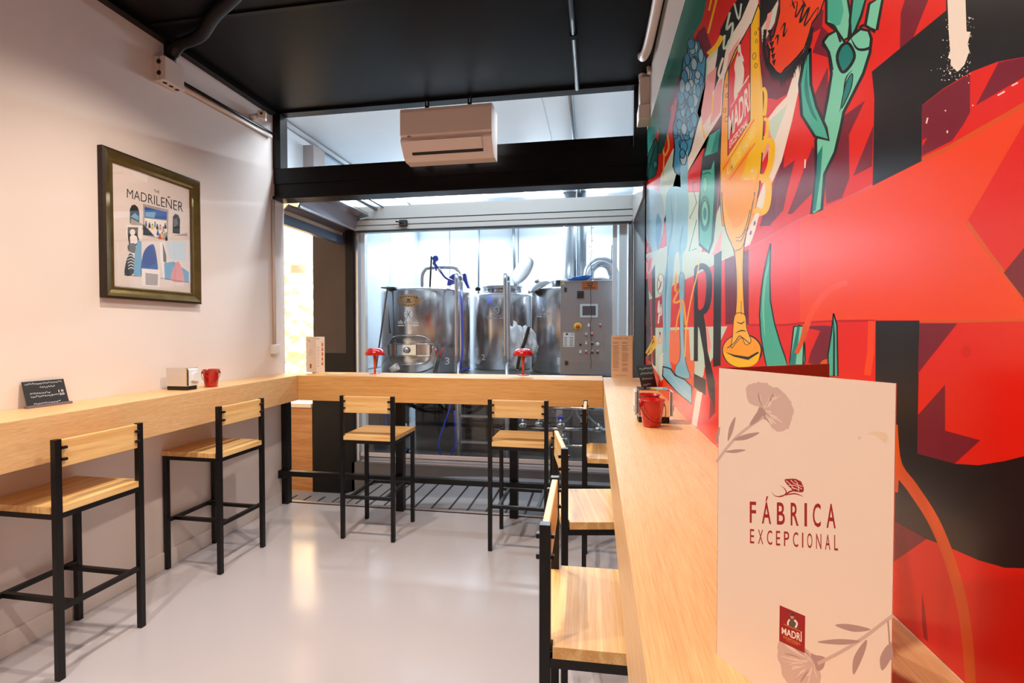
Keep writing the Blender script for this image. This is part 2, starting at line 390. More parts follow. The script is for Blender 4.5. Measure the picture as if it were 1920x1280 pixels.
# side room seen through the opening: whitewashed stone
def stone_wall():
    from mathutils import noise
    mb = MB(); X = -4.55; ny, nz = 150, 90; g = []
    for i in range(ny + 1):
        row = []
        for j in range(nz + 1):
            y = 3.1 + 5.4 * i / ny; z = ZL + 3.6 * j / nz; p = Vector((y * 2.2 + .3 * noise.noise(Vector((y * 3, z * 3, 0))), z * 4.6, 0))
            d, _ = noise.voronoi(p); e = min(1, max(0, (d[1] - d[0]) * 3.5))
            row.append(mb.bm.verts.new((X + .07 * e + .03 * noise.noise(Vector((y * 9, z * 9, 2))) + .03 * noise.noise(p), y, z)))
        g.append(row)
    for i in range(ny):
        for j in range(nz): mb.bm.faces.new([g[i][j], g[i + 1][j], g[i + 1][j + 1], g[i][j + 1]])
    mb.box(X - .2, X - .04, 3.1, 8.5, ZL, 3.3)
    return mb
struct(stone_wall().build('wall_far_left', M_stone), 'whitewashed rough stone wall of the side room')
sbox('wall_side_room', (-4.8, XL - .02, 3.35, 3.5, ZL, 3.3), M_wall)
sbox('wall_side_back', (-4.8, -2.86, 8.5, 8.6, ZL, 3.3), M_stone)
sbox('ceiling_side_room', (-4.8, -2.87, 3.35, 8.6, 3.3, 3.4), M_wall)
sbox('floor_side_room', (-5.6, -2.87, YG + .04, 8.6, ZL - .1, ZL), M_lfloor)

# lintel and sheet-metal shutter profiles along the left opening (run in depth at X = XL)
mb = MB(); mb.box(XL - .06, XL, 3.67, YG - .02, 2.277, 2.36, bev=.004); struct(mb.build('trim_11', M_blueg), 'blue-grey lintel over the side opening')
mb = MB(); mb.box(XL - .05, XL - .012, 3.67, YG - .02, 2.36, 2.40); struct(mb.build('trim_12', mat('cream_strip', (225, 200, 170), .35, .4)))
mb = MB()
def ramp(mb, x0, z0, x1, z1, y0, y1, t=.006):
    mb.prism([(x0, y0, z0), (x1, y0, z1), (x1 + t, y0, z1 - t), (x0 + t, y0, z0 - t)], (0, y1 - y0, 0))
ramp(mb, XL - .02, 2.40, XL + .03, 2.44, 3.68, YG)
ramp(mb, XL + .03, 2.43, XL + .12, 2.41, 3.68, YG)
ramp(mb, XL + .12, 2.42, XL + .16, 2.54, 3.68, YG)
ramp(mb, XL + .16, 2.54, XL + .26, 2.56, 3.68, YG)
struct(mb.build('trim_13', mat('sheet_mauve', (150, 146, 156), .2, .6, var=.1)), 'folded sheet metal soffit over the side opening')
mb = MB(); mb.box(XL + .115, XL + .135, 3.68, YG, 2.405, 2.425); mb.box(XL + .24, XL + .28, 3.7, YG - .05, 2.55, 2.575); struct(mb.build('trim_14', M_alu))
mb = MB(); mb.tube([(XL + .33, 3.75, 2.63), (XL + .33, YG + .02, 2.63)], .02); mb.tube([(XL + .40, 3.75, 2.65), (XL + .40, YG + .02, 2.65)], .012)
struct(mb.build('trim_15', M_galv))
# shutter box over the glass partition: folded profile, nearer the bottom
mb = MB()
pr = [(YG - .03, 2.405), (YG + .12, 2.405), (YG + .12, 2.655), (YG + .02, 2.655), (YG + .02, 2.53), (YG - .02, 2.515), (YG - .03, 2.515)]
mb.prism([(XL + .12, y, z) for y, z in pr], (XR - XL - .12, 0, 0))
struct(mb.build('trim_16', M_zinc2), 'grey roller shutter housing above the glass partition')
mb = MB(); mb.box(XL + .14, XR - .01, YG - .036, YG - .029, 2.512, 2.517); mb.box(XL + .14, XR - .01, YG - .036, YG - .029, 2.455, 2.458); mb.box(XL + .14, XR, YG - .04, YG + .0, 2.392, 2.406)
struct(mb.build('trim_17', M_ink), 'dark joints and slot of the shutter housing')
mb = MB(); mb.prism([(XR - .02, 3.62, 2.36), (XR - .02, YG, 2.39), (XR - .02, YG, 2.64), (XR - .02, 3.9, 2.66), (XR - .02, 3.62, 2.44)], (.015, 0, 0)); struct(mb.build('trim_18', M_zinc2))
p = at('y', YG - .05, 757, 421)
tag(MB().box(p.x - .04, p.x + .035, YG - .075, YG - .036, 2.43, 2.49, bev=.004).tube([(p.x - .07, YG - .08, 2.475), (p.x, YG - .08, 2.46)], .007).build('door_sensor', M_ink), 'small black sensor box fixed on the shutter housing', 'sensor')
# glass partition
w1 = thing('window_1', (-1.0, YG, .15), 'wide glass partition between the bar and the brewing tanks', 'window'); w1['kind'] = 'structure'
MB().box(-2.36, .325, YG + .03, YG + .038, .16, 2.405).build('pane', M_glass, w1)
mb = MB()
mb.box(-2.40, -2.365, YG - .0, YG + .06, .08, 2.42); mb.box(.30, .325, YG, YG + .06, .08, 2.42)
mb.box(.325, XR - .01, YG - .03, YG + .06, .08, 2.42)
mb.build('window_frame', M_alu, w1)
MB().box(-2.365, -2.32, YG + .06, YG + .12, .08, 2.42).box(.16, .20, YG + .08, YG + .14, .08, 2.42).box(.22, .29, YG + .06, YG + .10, .08, 2.42).build('frame_channel', M_panel, w1)
# column of the side opening: brown steel panel + black post
mb = MB(); mb.box(-2.74, XL + .08, YG - .02, YG + .04, ZL, 2.6); mb.box(-2.86, -2.74, YG - .0, YG + .04, ZL, 2.6)
struct(mb.build('wall_column_left', M_brown), 'brown steel faced column beside the side opening')
mb = MB(); mb.box(-2.86, XL + .08, YG - .026, YG - .0, ZL, 1.18); mb.box(XL + .02, -2.40, YG - .03, YG + .08, ZL, 2.42)
struct(mb.build('trim_19', M_black), 'black post and foot panel of the column')

# ------------------------------------------------------------------ bar counters
bc = thing('bar_counter', ((XL + XR) / 2, 3.6, 0), 'oak bar running across the back of the room before the glass partition, on black posts', 'counter', 'oak wall bars around the room')
mb = MB(); mb.box(-2.26, .055, YB, 3.82, .87, CT, bev=.002)
mb.build('slab', M_oakX, bc)
for px_, py_ in ((540, 941), (753, 955), (963, 972)):
    p = at('z', 0, px_, py_); MB().box(p.x - .03, p.x + .03, 3.60, 3.655, 0, .87).build('leg', M_metal, bc)
MB().box(.28, .33, 3.60, 3.655, 0, .87).build('leg', M_metal, bc)
MB().box(XL, .33, 3.555, 3.60, .243, .283).box(XL, XL + .05, 3.55, 3.6, .225, .24).build('foot_rail', M_metal, bc)
mb = MB(); mb.box(XL, -2.18, -1.6, 2.6, .87, CT)
mb = MB(); mb.prism([(XL + .002, -1.6, .87), (-2.11, -1.6, .87), (-2.17, 1.47, .87), (-2.262, YB, .87), (-2.262, 3.66, .87), (XL + .002, 3.66, .87)], (0, 0, CT - .87))
tag(mb.build('bar_counter', M_oakY), 'long oak bar shelf fixed along the white left wall', 'counter', 'oak wall bars around the room')
mb = MB(); mb.prism([(XR, -1.6, .87), (XR, 3.70, .87), (.057, 3.70, .87), (.057, YB, .87), (.047, -1.6, .87)], (0, 0, CT - .87 + .0005))
tag(mb.build('bar_counter', M_oakY), 'oak bar shelf fixed along the red painted wall, holding the large menu', 'counter', 'oak wall bars around the room')

# ------------------------------------------------------------------ stools
def make_stool():
    t = thing('bar_stool', (0, 0, 0), '', 'stool', 'black framed bar stools around the wall bars')
    w = .1925; q = .0125
    for sx in (-1, 1): MB().box(sx * (w - q) - q, sx * (w - q) + q, -.19, -.165, 0, .97, bev=.0015).build('leg', M_metal, t)
    for sx in (-1, 1): MB().box(sx * (w - q) - q, sx * (w - q) + q, .165, .19, 0, .672, bev=.0015).build('leg', M_metal, t)
    mb = MB()
    mb.box(-w + .025, w - .025, -.188, -.166, .650, .672); mb.box(-w + .025, w - .025, .166, .188, .650, .672)
    for sx in (-1, 1): mb.box(sx * (w - q) - q + .001, sx * (w - q) + q - .001, -.165, .165, .650, .672)
    mb.build('seat_frame', M_metal, t)
    z = .275
    for y in (-.1775, .1775): MB().box(-w + .025, w - .025, y - .010, y + .010, z, z + .02).build('stretcher', M_metal, t)
    for x in (-.125, .125): MB().box(x - .010, x + .010, -.168, .168, z, z + .02).build('stretcher', M_metal, t)
    mb = MB(); mb.prism([(-w + .026, -.188, .6725), (w - .026, -.188, .6725), (w - .026, -.160, .6725), (w, -.160, .6725), (w, .195, .6725), (-w, .195, .6725), (-w, -.160, .6725), (-w + .026, -.160, .6725)], (0, 0, .0265))
    mb.build('seat', M_pine, t)
    MB().box(-w + .0255, w - .0255, -.186, -.168, .855, .966, bev=.003).build('backrest', M_pine, t)
    for sx in (-1, 1):
        for zz in (.888, .935):
            mb = MB(); mb.box(sx * (w - .032) - .010, sx * (w - .032) + .010, -.200, -.1855, zz - .006, zz + .006, bev=.003)
            mb.box(sx * (w - .030) - .006, sx * (w - .030) + .006, -.168, -.158, zz - .004, zz + .004)
            mb.build('bolt', M_metal, t)
    return t
st = make_stool()
P2 = math.pi / 2
STOOLS = [(-2.295, 1.80, P2, 'black framed stool at the left bar, closest to the camera on that side'),
          (-2.305, 2.675, P2 - .01, 'black framed stool tucked under the left bar near the corner'),
          (-1.50, 3.245, .0, 'black framed stool at the back bar on the left, by the dark column'),
          (-.475, 3.225, -.015, 'black framed stool at the back bar on the right, before a black post'),
          (.065, 1.275, -P2 + .02, 'nearest stool on the right, seat seen from above beside the long bar'),
          (.035, 2.02, -P2 + .17, 'slightly turned middle stool of the three along the right bar'),
          (.12, 2.93, -P2, 'farthest stool of the right bar, near the corner, seen edge on')]
for i, (x, y, r, lb) in enumerate(STOOLS):
    o = st if i == 0 else copy_tree(st)
    o.location = (x, y, 0); o.rotation_euler = (0, 0, r); o['label'] = lb

# ------------------------------------------------------------------ ceiling spots and battens
SPL = ['black ceiling spotlight in front of the left stools, nearest the back on that side', 'black ceiling spotlight nearest the back and toward the mural', 'black ceiling spotlight over the front of the left bar', 'black ceiling spotlight over the front, toward the mural', 'black ceiling spotlight alone at the rear of the room']
def make_spot(x, y, lb):
    t = thing('ceiling_spotlight', (x, y, ZC), lb, 'spotlight', 'ceiling spotlights')
    MB().lathe([(.0, 0), (.045, 0), (.045, -.015), (.012, -.018), (.012, -.03), (.04, -.035), (.042, -.09), (.036, -.09), (.034, -.06), (0, -.06)], (x, y, ZC), 24).build('housing', M_metal, t)
    MB().lathe([(0, -.062), (.033, -.062), (.033, -.066), (0, -.066)], (x, y, ZC), 20).build('bulb', M_bulb, t)
for (x, y, p), lb in zip(SPOTS, SPL): make_spot(x, y, lb)
for x, y, sx, lb in [(-0.43, 7.25, 1.2, 'lit white batten lamp on the brewery ceiling near the flues'), (-2.2, 7.25, 1.2, 'lit white batten lamp on the brewery ceiling behind tank 3'), (-1.9, 3.72, 1.2, 'added white batten lamp hidden behind the black beam, left half, to light the tanks'), (-0.5, 3.72, 1.2, 'added white batten lamp hidden behind the black beam, right half, to light the tanks')]:
    t = thing('batten_lamp', (x, y, ZB), lb, 'lamp', 'batten lamps on the brewery ceiling')
    MB().box(x - sx / 2, x + sx / 2, y - .06, y + .06, ZB - .05, ZB, bev=.004).build('housing', M_white, t)
    MB().box(x - sx / 2 + .01, x + sx / 2 - .01, y - .055, y + .055, ZB - .085, ZB - .05, bev=.006).build('diffuser', M_led, t)

# ------------------------------------------------------------------ air conditioner
ac = thing('air_conditioner', (-1.03, 3.4, 2.62), 'white wall air conditioner hung on black slotted straps over the back bar', 'air conditioner')
x0, x1 = -1.355, -.70
pf = [(3.50, 2.955), (3.33, 2.965), (3.305, 2.955), (3.30, 2.93), (3.30, 2.775), (3.312, 2.765), (3.312, 2.752), (3.303, 2.745), (3.305, 2.73), (3.37, 2.638), (3.41, 2.62), (3.50, 2.62)]
MB().prism([(x0, y, z) for y, z in pf], (x1 - x0, 0, 0)).build('body', M_acw, ac)
mb = MB(); mb.prism([(x0 + .07, 3.301, 2.735), (x0 + .07, 3.347, 2.667), (x0 + .07, 3.335, 2.667), (x0 + .07, 3.292, 2.728)], (x1 - x0 - .14, 0, 0)); mb.build('louver', M_acw, ac)
MB().prism([(x0 + .07, 3.342, 2.672), (x0 + .07, 3.358, 2.650), (x0 + .07, 3.364, 2.655), (x0 + .07, 3.350, 2.675)], (x1 - x0 - .14, 0, 0)).build('outlet', M_dark, ac)
P = Paint((0, 3.2985, 0), (0, -1, 0)); P.text('Midea', [(764, 258), (771, 257), (771, 253), (764, 254)], M_ink, .01); P.mb.build('logo', P.mats, ac)
for px_ in (801, 881):
    p = at('y', 3.51, px_, 200); mb = MB(); z = 2.60
    while z < ZC - .001:
        z2 = min(z + .045, ZC - .001)
        mb.box(p.x - .015, p.x - .005, 3.505, 3.509, z, z2); mb.box(p.x + .005, p.x + .015, 3.505, 3.509, z, z2); mb.box(p.x - .005, p.x + .005, 3.505, 3.509, z, min(z + .014, z2)); z = z2
    mb.build('strap', M_metal, ac)

# ------------------------------------------------------------------ conduits, boxes, camera on the left wall
jb = thing('junction_box', (XL, 2.45, 2.8), 'off-white junction box with cable holes high on the left wall', 'junction box')
a = at('x', XL, 283, 150); b = at('x', XL, 332, 150)
ya, yb_ = a.y + .02, b.y - .02
za = at('x', XL, 300, 112).z; zb = at('x', XL, 300, 158).z
MB().box(XL, XL + .035, ya, yb_, zb, za, bev=.004).build('box', M_pipew, jb); MB().box(XL + .036, XL + .07, ya, yb_, zb, za, bev=.006).build('cover', M_pipew, jb)
mb = MB()
for k in range(3):
    y = ya + (yb_ - ya) * (.2 + .3 * k); MB().lathe([(0, 0), (.011, 0), (.011, .004), (0, .004)], (XL + .045, y, zb - .003), 14).build('cable_hole', M_dark, jb)
for zz in (.3, .75): MB().lathe([(0, 0), (.013, 0), (.013, .004), (0, .004)], M=Matrix.Translation((XL + .035, ya - .001, zb + (za - zb) * zz)) @ Matrix.Rotation(P2, 4, 'X'), seg=14).build('cable_hole', M_dark, jb)
ym = (ya + yb_) / 2
tag(MB().tube(smooth_open([(XL + .04, ym, za), (XL + .04, ym, za + .09), (XL + .055, ym, 3.03), (XL + .12, ym - .01, 3.07), (XL + .3, ym - .06, 3.075), (-1.9, ym - .25, 3.08), (-1.2, 2.0, 3.085), (0.2, 1.9, 3.085)], 6), .032, 12).build('conduit', M_black), 'thick black conduit rising from the junction box across the ceiling', 'conduit')
tag(MB().box(XL + .05, XR, 2.395, 2.42, ZC - .012, ZC - .0005).build('cable_duct', M_black), 'flat black cable duct crossing the ceiling', 'cable duct')
a = at('x', XL + .03, 343, 163); b = at('x', XL + .03, 500, 250)
tag(MB().tube([(XL + .02, yb_, a.z), (XL + .02, 3.48, b.z)], .014).build('conduit', M_pipew), 'off-white conduit running along the left wall from the junction box', 'conduit')
tag(MB().tube([(XL + .02, yb_, a.z + .032), (XL + .02, 3.50, b.z + .032)], .009).build('cable', M_metal), 'black cable lying on the off-white conduit', 'cable')
cm = thing('security_camera', (XL, 3.4, 2.9), 'small white security camera in the upper left corner', 'camera')
c = at('x', XL + .07, 491, 217)
MB().tube([(XL, c.y - .03, c.z - .02), (XL + .05, c.y - .02, c.z - .01)], .02, 12).build('bracket', M_white, cm)
MB().box(-.03, .03, -.028, .028, -.032, .032, bev=.01, M=Matrix.Translation(c) @ Matrix.Rotation(.5, 4, 'Z')).build('body', M_white, cm)
Mc = Matrix.Translation(c) @ Matrix.Rotation(.5, 4, 'Z') @ Matrix.Translation((0, -.029, .006)) @ Matrix.Rotation(P2, 4, 'X')
MB().lathe([(0, 0), (.009, 0), (.009, .003), (0, .003)], M=Mc, seg=16).build('lens', M_dark, cm)
sw = thing('switch_box', (XL, 3.5, 1.2), 'small white switch box at the foot of the corner conduit on the left wall', 'switch')
c = at('x', XL, 514, 655)
MB().box(XL, XL + .03, c.y - .05, c.y + .03, c.z - .035, c.z + .04, bev=.005).build('box', M_white, sw)
z1 = at('x', XL, 512, 355).z
tag(MB().tube([(XL + .012, c.y - .01, c.z + .04), (XL + .012, c.y - .01, min(z1, 2.43))], .012).build('conduit', M_pipew), 'thin white conduit going down the left wall corner to the switch box', 'conduit')
# right corner pipes
c = at('x', XR - .04, 1200, 218)
rb = thing('junction_box', (XR, 3.4, 2.8), 'off-white boxed control on the right wall under the bent pipe', 'junction box')
za_ = at('x', XR - .04, 1200, 182).z; zb_ = at('x', XR - .04, 1200, 256).z; zm = zb_ + (za_ - zb_) * .35
MB().box(XR - .065, XR, 3.38, 3.50, zm, za_, bev=.006).build('box', M_pipew, rb); MB().box(XR - .075, XR, 3.36, 3.5, zb_, zm - .003, bev=.006).build('cover', M_pipew, rb)
tag(MB().tube(smooth_open([(XR - .04, 3.44, za_), (XR - .05, 3.42, za_ + .06), (XR - .07, 3.28, za_ + .10), (XR - .07, 3.08, 3.055), (XR - .05, 2.8, 3.06), (XR - .045, 1.5, 3.06), (XR - .045, -1.0, 3.06)], 6), .027, 14).build('pipe', M_pipew), 'thick off-white pipe running along the ceiling of the right wall and bending to the box', 'pipe')
tag(MB().tube(smooth_open([(XR - .02, 3.47, zb_ + .1), (XR - .02, 3.45, za_), (XR - .016, 3.38, za_ + .08), (XR - .016, 3.3, 3.06)], 6), .012).build('cable', M_pipew), 'thin off-white cable dropping beside the bent pipe', 'cable')
tag(MB().tube([(-.13, -1, ZC - .016), (-.13, 3.52, ZC - .016)], .015).box(-.15, -.11, 2.86, 2.9, ZC - .034, ZC).build('conduit', M_black), 'thin black conduit running in depth along the ceiling', 'conduit')
tag(MB().tube([(-.20, 3.62, ZB - .02), (-.22, 7.5, ZB - .02)], .02).build('pipe', M_galv), 'grey pipe under the brewery ceiling', 'pipe')
tag(MB().tube([(XB + .03, 3.7, ZB - .03), (XB + .03, 7.5, ZB - .03)], .022).build('pipe', M_panel), 'white pipe in the corner of the brewery ceiling', 'pipe')
a = at('y', 4.4, 530, 275); b = at('y', 4.4, 588, 315)
tag(MB().box(XB + .002, b.x, 4.4, 4.6, b.z - .15, a.z).build('duct_box', mat('grey_box', (150, 140, 138), .5)), 'grey box behind the upper left window opening', 'box')
# ------------------------------------------------------------------ side room: bar cabinet, white boxes
cb = thing('bar_cabinet', (-3.2, 4.75, ZL), 'oak bar cabinet in the side opening, below the back bar', 'cabinet')
MB().box(-3.8, -2.87, YG - .02, YG + .5, ZL, .62).build('body', M_cabw, cb)
MB().box(-3.82, -2.865, YG - .05, YG + .52, .62, .66, bev=.003).build('worktop', mat('pale_top', (240, 222, 200), .4), cb)
a = at('y', 6.2, 540, 460); b = at('y', 6.2, 562, 495)
wu = thing('wall_unit', (-4.3, 6.3, 2.0), 'white ventilation unit with a rounded pipe on the stone wall', 'ventilation unit')
MB().box(-4.56, -4.2, 5.2, 6.5, 2.35, 2.72, bev=.02).build('body', M_white, wu)
MB().lathe([(0, 0), (.11, 0), (.11, .55), (0, .55)], M=Matrix.Translation((-4.3, 6.62, 2.25)), seg=24, cap=False).build('pipe', M_white, wu)
tag(MB().box(-4.56, -4.53, 6.6, 6.68, .95, 1.65).build('power_strip', M_alu), 'narrow metal strip fixed upright on the stone wall', 'strip')

# ------------------------------------------------------------------ brewery platform and tanks
PZ = .93
pl = thing('steel_platform', (-1.1, 5.9, 0), 'raised steel platform carrying the brewing tanks', 'platform')
MB().box(-2.75, .30, 4.98, 6.9, PZ - .012, PZ).build('deck', M_galv, pl)
for y in (5.02, 6.8): MB().box(-2.75, .30, y, y + .05, PZ - .10, PZ - .012).build('beam', M_galv, pl)
for x, y in ((-2.7, 5.03), (-1.43, 5.03), (-.36, 5.03), (.24, 5.03), (-2.7, 6.8), (-1.3, 6.8), (.24, 6.8)):
    mb = MB(); mb.box(x - .03, x + .03, y, y + .06, .06, PZ - .1); mb.tube([(x, y + .03, 0), (x, y + .03, .06)], .02); mb.build('leg', M_alu, pl)
def tank(x, y, r, z1, label, lean=0):
    t = thing('brewing_tank', (x, y, PZ), label, 'tank', 'stainless steel brewing tanks')
    h = z1 - PZ
    MB().lathe([(r - .02, 0), (r, .02), (r, h - .03), (r - .012, h - .008), (r - .05, h + .004), (r * .5, h + .04), (0, h + .05)], (x, y, PZ), 72).build('body', M_steel, t)
    return t
class Cyl:
    """artwork on a tank's curved front: pixel -> cylinder surface"""
    def __init__(s, cx, cy_, r): s.c = (cx, cy_); s.r = r; s.mb = MB(); s.mats = []; s.k = 0
    def w(s, p):
        d = ray(*p); ox, oy = EYE.x - s.c[0], EYE.y - s.c[1]; r = s.r + .0022 + s.k * .0002
        A = d.x ** 2 + d.y ** 2; B = 2 * (ox * d.x + oy * d.y); Cc = ox * ox + oy * oy - r * r; D = max(B * B - 4 * A * Cc, 0)
        return EYE + d * ((-B - math.sqrt(D)) / (2 * A))
Cyl.m = Paint.m; Cyl.poly = Paint.poly; Cyl.stroke = Paint.stroke; Cyl.ell = Paint.ell; Cyl.text = Paint.text
def cyl_ell(s, cx, cy_, rx, ry, mt, rot=0.0, edge=None, ew=3, n=18):
    s.m(mt); A = []; B = []
    for i in range(n + 1):
        u = math.pi * i / n; x = cx - rx * math.cos(u); h = ry * math.sin(u) + .01; A.append(s.w((x, cy_ - h))); B.append(s.w((x, cy_ + h)))
    s.mb.strip(A, B); return s
Cyl.ell = cyl_ell
def cyl_paint(*a):
    c = Cyl(*a); w0 = c.w; c.tr = (0, 0, 1.0); c.w = lambda p: w0((c.tr[0] + p[0] / c.tr[2], c.tr[1] + p[1] / c.tr[2])); return c
# tank 3
T3 = (-2.02, 5.71, .53); T2 = (-1.158, 6.14, .375); T1 = (-.30, 5.86, .45)
t3 = tank(*T3, 1.885, 'widest brewing tank, on the left, numbered 3, with a manway door')
c = cyl_paint(*T3)
def oval(c, X0, X1, Y0, Y1, m, k=1.0):
    cx_, cy2, a, b = (X0 + X1) / 2, (Y0 + Y1) / 2, (X1 - X0) / 2 * k, (Y1 - Y0) / 2 * k
    c.poly([(cx_ + a * math.copysign(abs(math.cos(u)) ** .55, math.cos(u)), cy2 + b * math.copysign(abs(math.sin(u)) ** .55, math.sin(u))) for u in [2 * math.pi * i / 40 for i in range(40)]], m)
c.ell(767, 563, 22, 12, M_label, n=28)
for k in range(-3, 4): c.poly([(766 + k * 5 - 1.5, 554.5 + k * k * .25), (766 + k * 5 + 1.5, 554.5 + k * k * .25), (766 + k * 5 + 1.5, 556.5 + k * k * .25), (766 + k * 5 - 1.5, 556.5 + k * k * .25)], M_ink)
c.poly([(762, 560), (770, 560), (768, 564), (764, 564)], M_ink); c.poly([(761, 565), (771, 565), (771, 567), (761, 567)], M_ink)
for k in range(-2, 3): c.poly([(766 + k * 5 - 1.5, 571.5 - k * k * .3), (766 + k * 5 + 1.5, 571.5 - k * k * .3), (766 + k * 5 + 1.5, 573 - k * k * .3), (766 + k * 5 - 1.5, 573 - k * k * .3)], M_ink)
c.mb.build('oval_label', c.mats, t3)
c = cyl_paint(*T3)
c.ell(766, 589, 8, 8.6, M_chw)
for k in range(6):
    u = math.pi * k / 3; c.stroke([(766, 589), (766 + 7 * math.cos(u), 589 + 7.5 * math.sin(u))], .9, M_ink, False)
c.text('olla de filtrado', [(746, 606.5), (785, 607.5), (785, 600.5), (746, 599.5)], M_chw, .01)
c.poly([(746, 609), (757, 609), (757, 611), (746, 611)], M_chw); c.poly([(770, 609), (785, 609), (785, 611), (770, 611)], M_chw)
c.text('500 L', [(759, 611.5), (768, 611.5), (768, 608.5), (759, 608.5)], M_chw)
c.mb.build('tank_lettering', c.mats, t3)
c = cyl_paint(*T3); c.text('3', [(834, 683), (843, 683), (843, 670), (834, 670)], M_chw, .01)
c.mb.build('tank_number', c.mats, t3)
def bulge(Tn, X0, X1, Y0, Y1, dz, m, name, par, k=1.0):
    """raised rounded door on a tank front, outline from the tank surface, real depth outwards"""
    cx_, cy_, r = Tn; rings = []
    for kk, dd in ((1.0, 0), (1.0, dz), (.93, dz * 1.25), (.9, dz * .8), (.5, dz * 1.1), (.02, dz * 1.2)):
        c2 = cyl_paint(cx_, cy_, r); pts = []
        for i in range(48):
            u = 2 * math.pi * i / 48
            pts.append(((X0 + X1) / 2 + (X1 - X0) / 2 * kk * math.copysign(abs(math.cos(u)) ** .55, math.cos(u)), (Y0 + Y1) / 2 + (Y1 - Y0) / 2 * kk * math.copysign(abs(math.sin(u)) ** .55, math.sin(u))))
        ring = []
        for p in pts:
            q = c2.w(p); n = Vector((q.x - cx_, q.y - cy_, 0)).normalized(); ring.append(q + n * dd)
        rings.append(ring)
    mb = MB(); vs = [[mb.bm.verts.new(p) for p in rg] for rg in rings]; fs = []
    for i in range(len(vs) - 1):
        for j in range(48): fs.append(mb.bm.faces.new([vs[i][j], vs[i][(j + 1) % 48], vs[i + 1][(j + 1) % 48], vs[i + 1][j]]))
    for f in fs: f.smooth = True
    return mb.build(name, m, par)
mw = bulge(T3, 732, 808, 627.5, 685, .03, M_steel, 'manway_door', t3)
def tp(Tn, px_, py_, out):
    c2 = cyl_paint(*Tn); q = c2.w((px_, py_)); n = Vector((q.x - Tn[0], q.y - Tn[1], 0)).normalized(); return q + n * out
mb = MB()
for yy in (644.5, 666.5):
    mb.tube([tp(T3, xx, yy, .06) for xx in (741, 760, 780, 800, 812)], .006, 8)
mb.tube([tp(T3, 810, 646, .05), tp(T3, 810, 666, .05)], .008, 8)
mb.prism([tp(T3, 724, 652, .06), tp(T3, 742, 644, .06), tp(T3, 742, 667, .06), tp(T3, 724, 658, .06)], (.0, -.02, 0))
mb.prism([tp(T3, 748, 646, .05), tp(T3, 782, 646, .05), tp(T3, 782, 665, .05), tp(T3, 748, 665, .05)], (0, -.008, 0))
mb.build('door_clamp', M_pol, t3)
mb = MB(); q = tp(T3, 766, 656, .07); mb.lathe([(0, 0), (.035, 0), (.03, .012), (.012, .016), (0, .02)], M=Matrix.Translation(q) @ Matrix.Rotation(P2, 4, 'X'), seg=20); mb.build('hub', M_alu, t3)
mb = MB(); q1 = tp(T3, 724, 655, .05); q2 = tp(T3, 729, 643, .07); mb.tube([q1, q2], .006, 8); mb.tube([tp(T3, 720, 660, .04), tp(T3, 726, 650, .05)], .012, 8); mb.build('latch', M_pol, t3)
# pipe arch on tank 3
a = at('y', 5.45, 789, 530); zt = at('y', 5.45, 800, 502).z; b = at('y', 5.35, 862, 530)
tag(MB().tube(smooth_open([(a.x, 5.5, 1.89), (a.x, 5.5, zt - .1), (a.x + .03, 5.49, zt - .03), (a.x + .1, 5.48, zt), (b.x - .1, 5.4, zt - .01), (b.x - .03, 5.38, zt - .05), (b.x, 5.37, zt - .12), (b.x, 5.24, 1.9), (b.x, 5.18, PZ + .02)], 5), .02, 12).tube([(a.x, 5.5, 1.88), (a.x, 5.5, 1.92)], .034, 12).build('pipe_arch', M_alu), 'bent steel pipe arching over the top of tank 3 and down its front', 'pipe')
# dip rod, blue spray gun and its hose
g = at('y', 5.35, 809, 480); g2 = at('y', 5.45, 806, 536)
tag(MB().tube([g, (g2.x, 5.45, 1.895)], .011, 8).build('dip_rod', M_metal), 'thin dark rod standing on top of tank 3', 'rod')
sg = thing('spray_gun', at('y', 5.36, 822, 500), 'blue water spray gun resting on the pipe arch above tank 3', 'spray gun')
mb = MB(); mb.lathe([(0, 0), (.035, 0), (.03, -.03), (.018, -.05), (0, -.05)], M=Matrix.Translation(at('y', 5.36, 816, 484)) @ Matrix.Rotation(P2 * .8, 4, 'X'), seg=18)
mb.tube([at('y', 5.36, 816, 487), at('y', 5.36, 814, 494), at('y', 5.36, 823, 505)], [.022, .02, .014], 10); mb.tube([at('y', 5.36, 816, 496), at('y', 5.36, 818, 508)], .009, 8)
mb.build('body', M_blue, sg)
MB().tube([at('y', 5.36, 822, 503), at('y', 5.36, 826, 509)], .017, 10).build('coupling', M_white, sg)
hp = [(826, 509, 5.36), (836, 521, 5.34), (852, 528, 5.30), (862, 535, 5.2), (865, 560, 5.1), (866, 600, 5.1), (867, 650, 5.1), (864, 690, 5.1), (870, 692, 5.2), (880, 690, 5.2)]
hp = [(a_, b_, (4.87 if 540 < b_ < 691 and a_ < 868 else c_)) for a_, b_, c_ in hp]
tag(MB().tube(smooth_open([tuple(at('y', y, x, z)) for x, z, y in hp], 6), .013, 8).build('hose', M_blue), 'thin blue hose hanging from the spray gun down the front of tank 3', 'hose')
hh = thing('hose_holder', at('y', 5.42, 860, 530), 'blue hose holder plate on top of tank 3', 'hose holder')
Pn = [(838, 535), (840, 522), (848, 514), (860, 511.5), (868, 514), (871, 512), (873, 513), (876, 528), (880, 540), (876, 540), (870, 528), (866, 522), (866, 535), (848, 532), (843, 535)]
MB().prism([at('y', 5.42, *p) for p in Pn], (0, .05, 0)).build('plate', M_blue, hh)
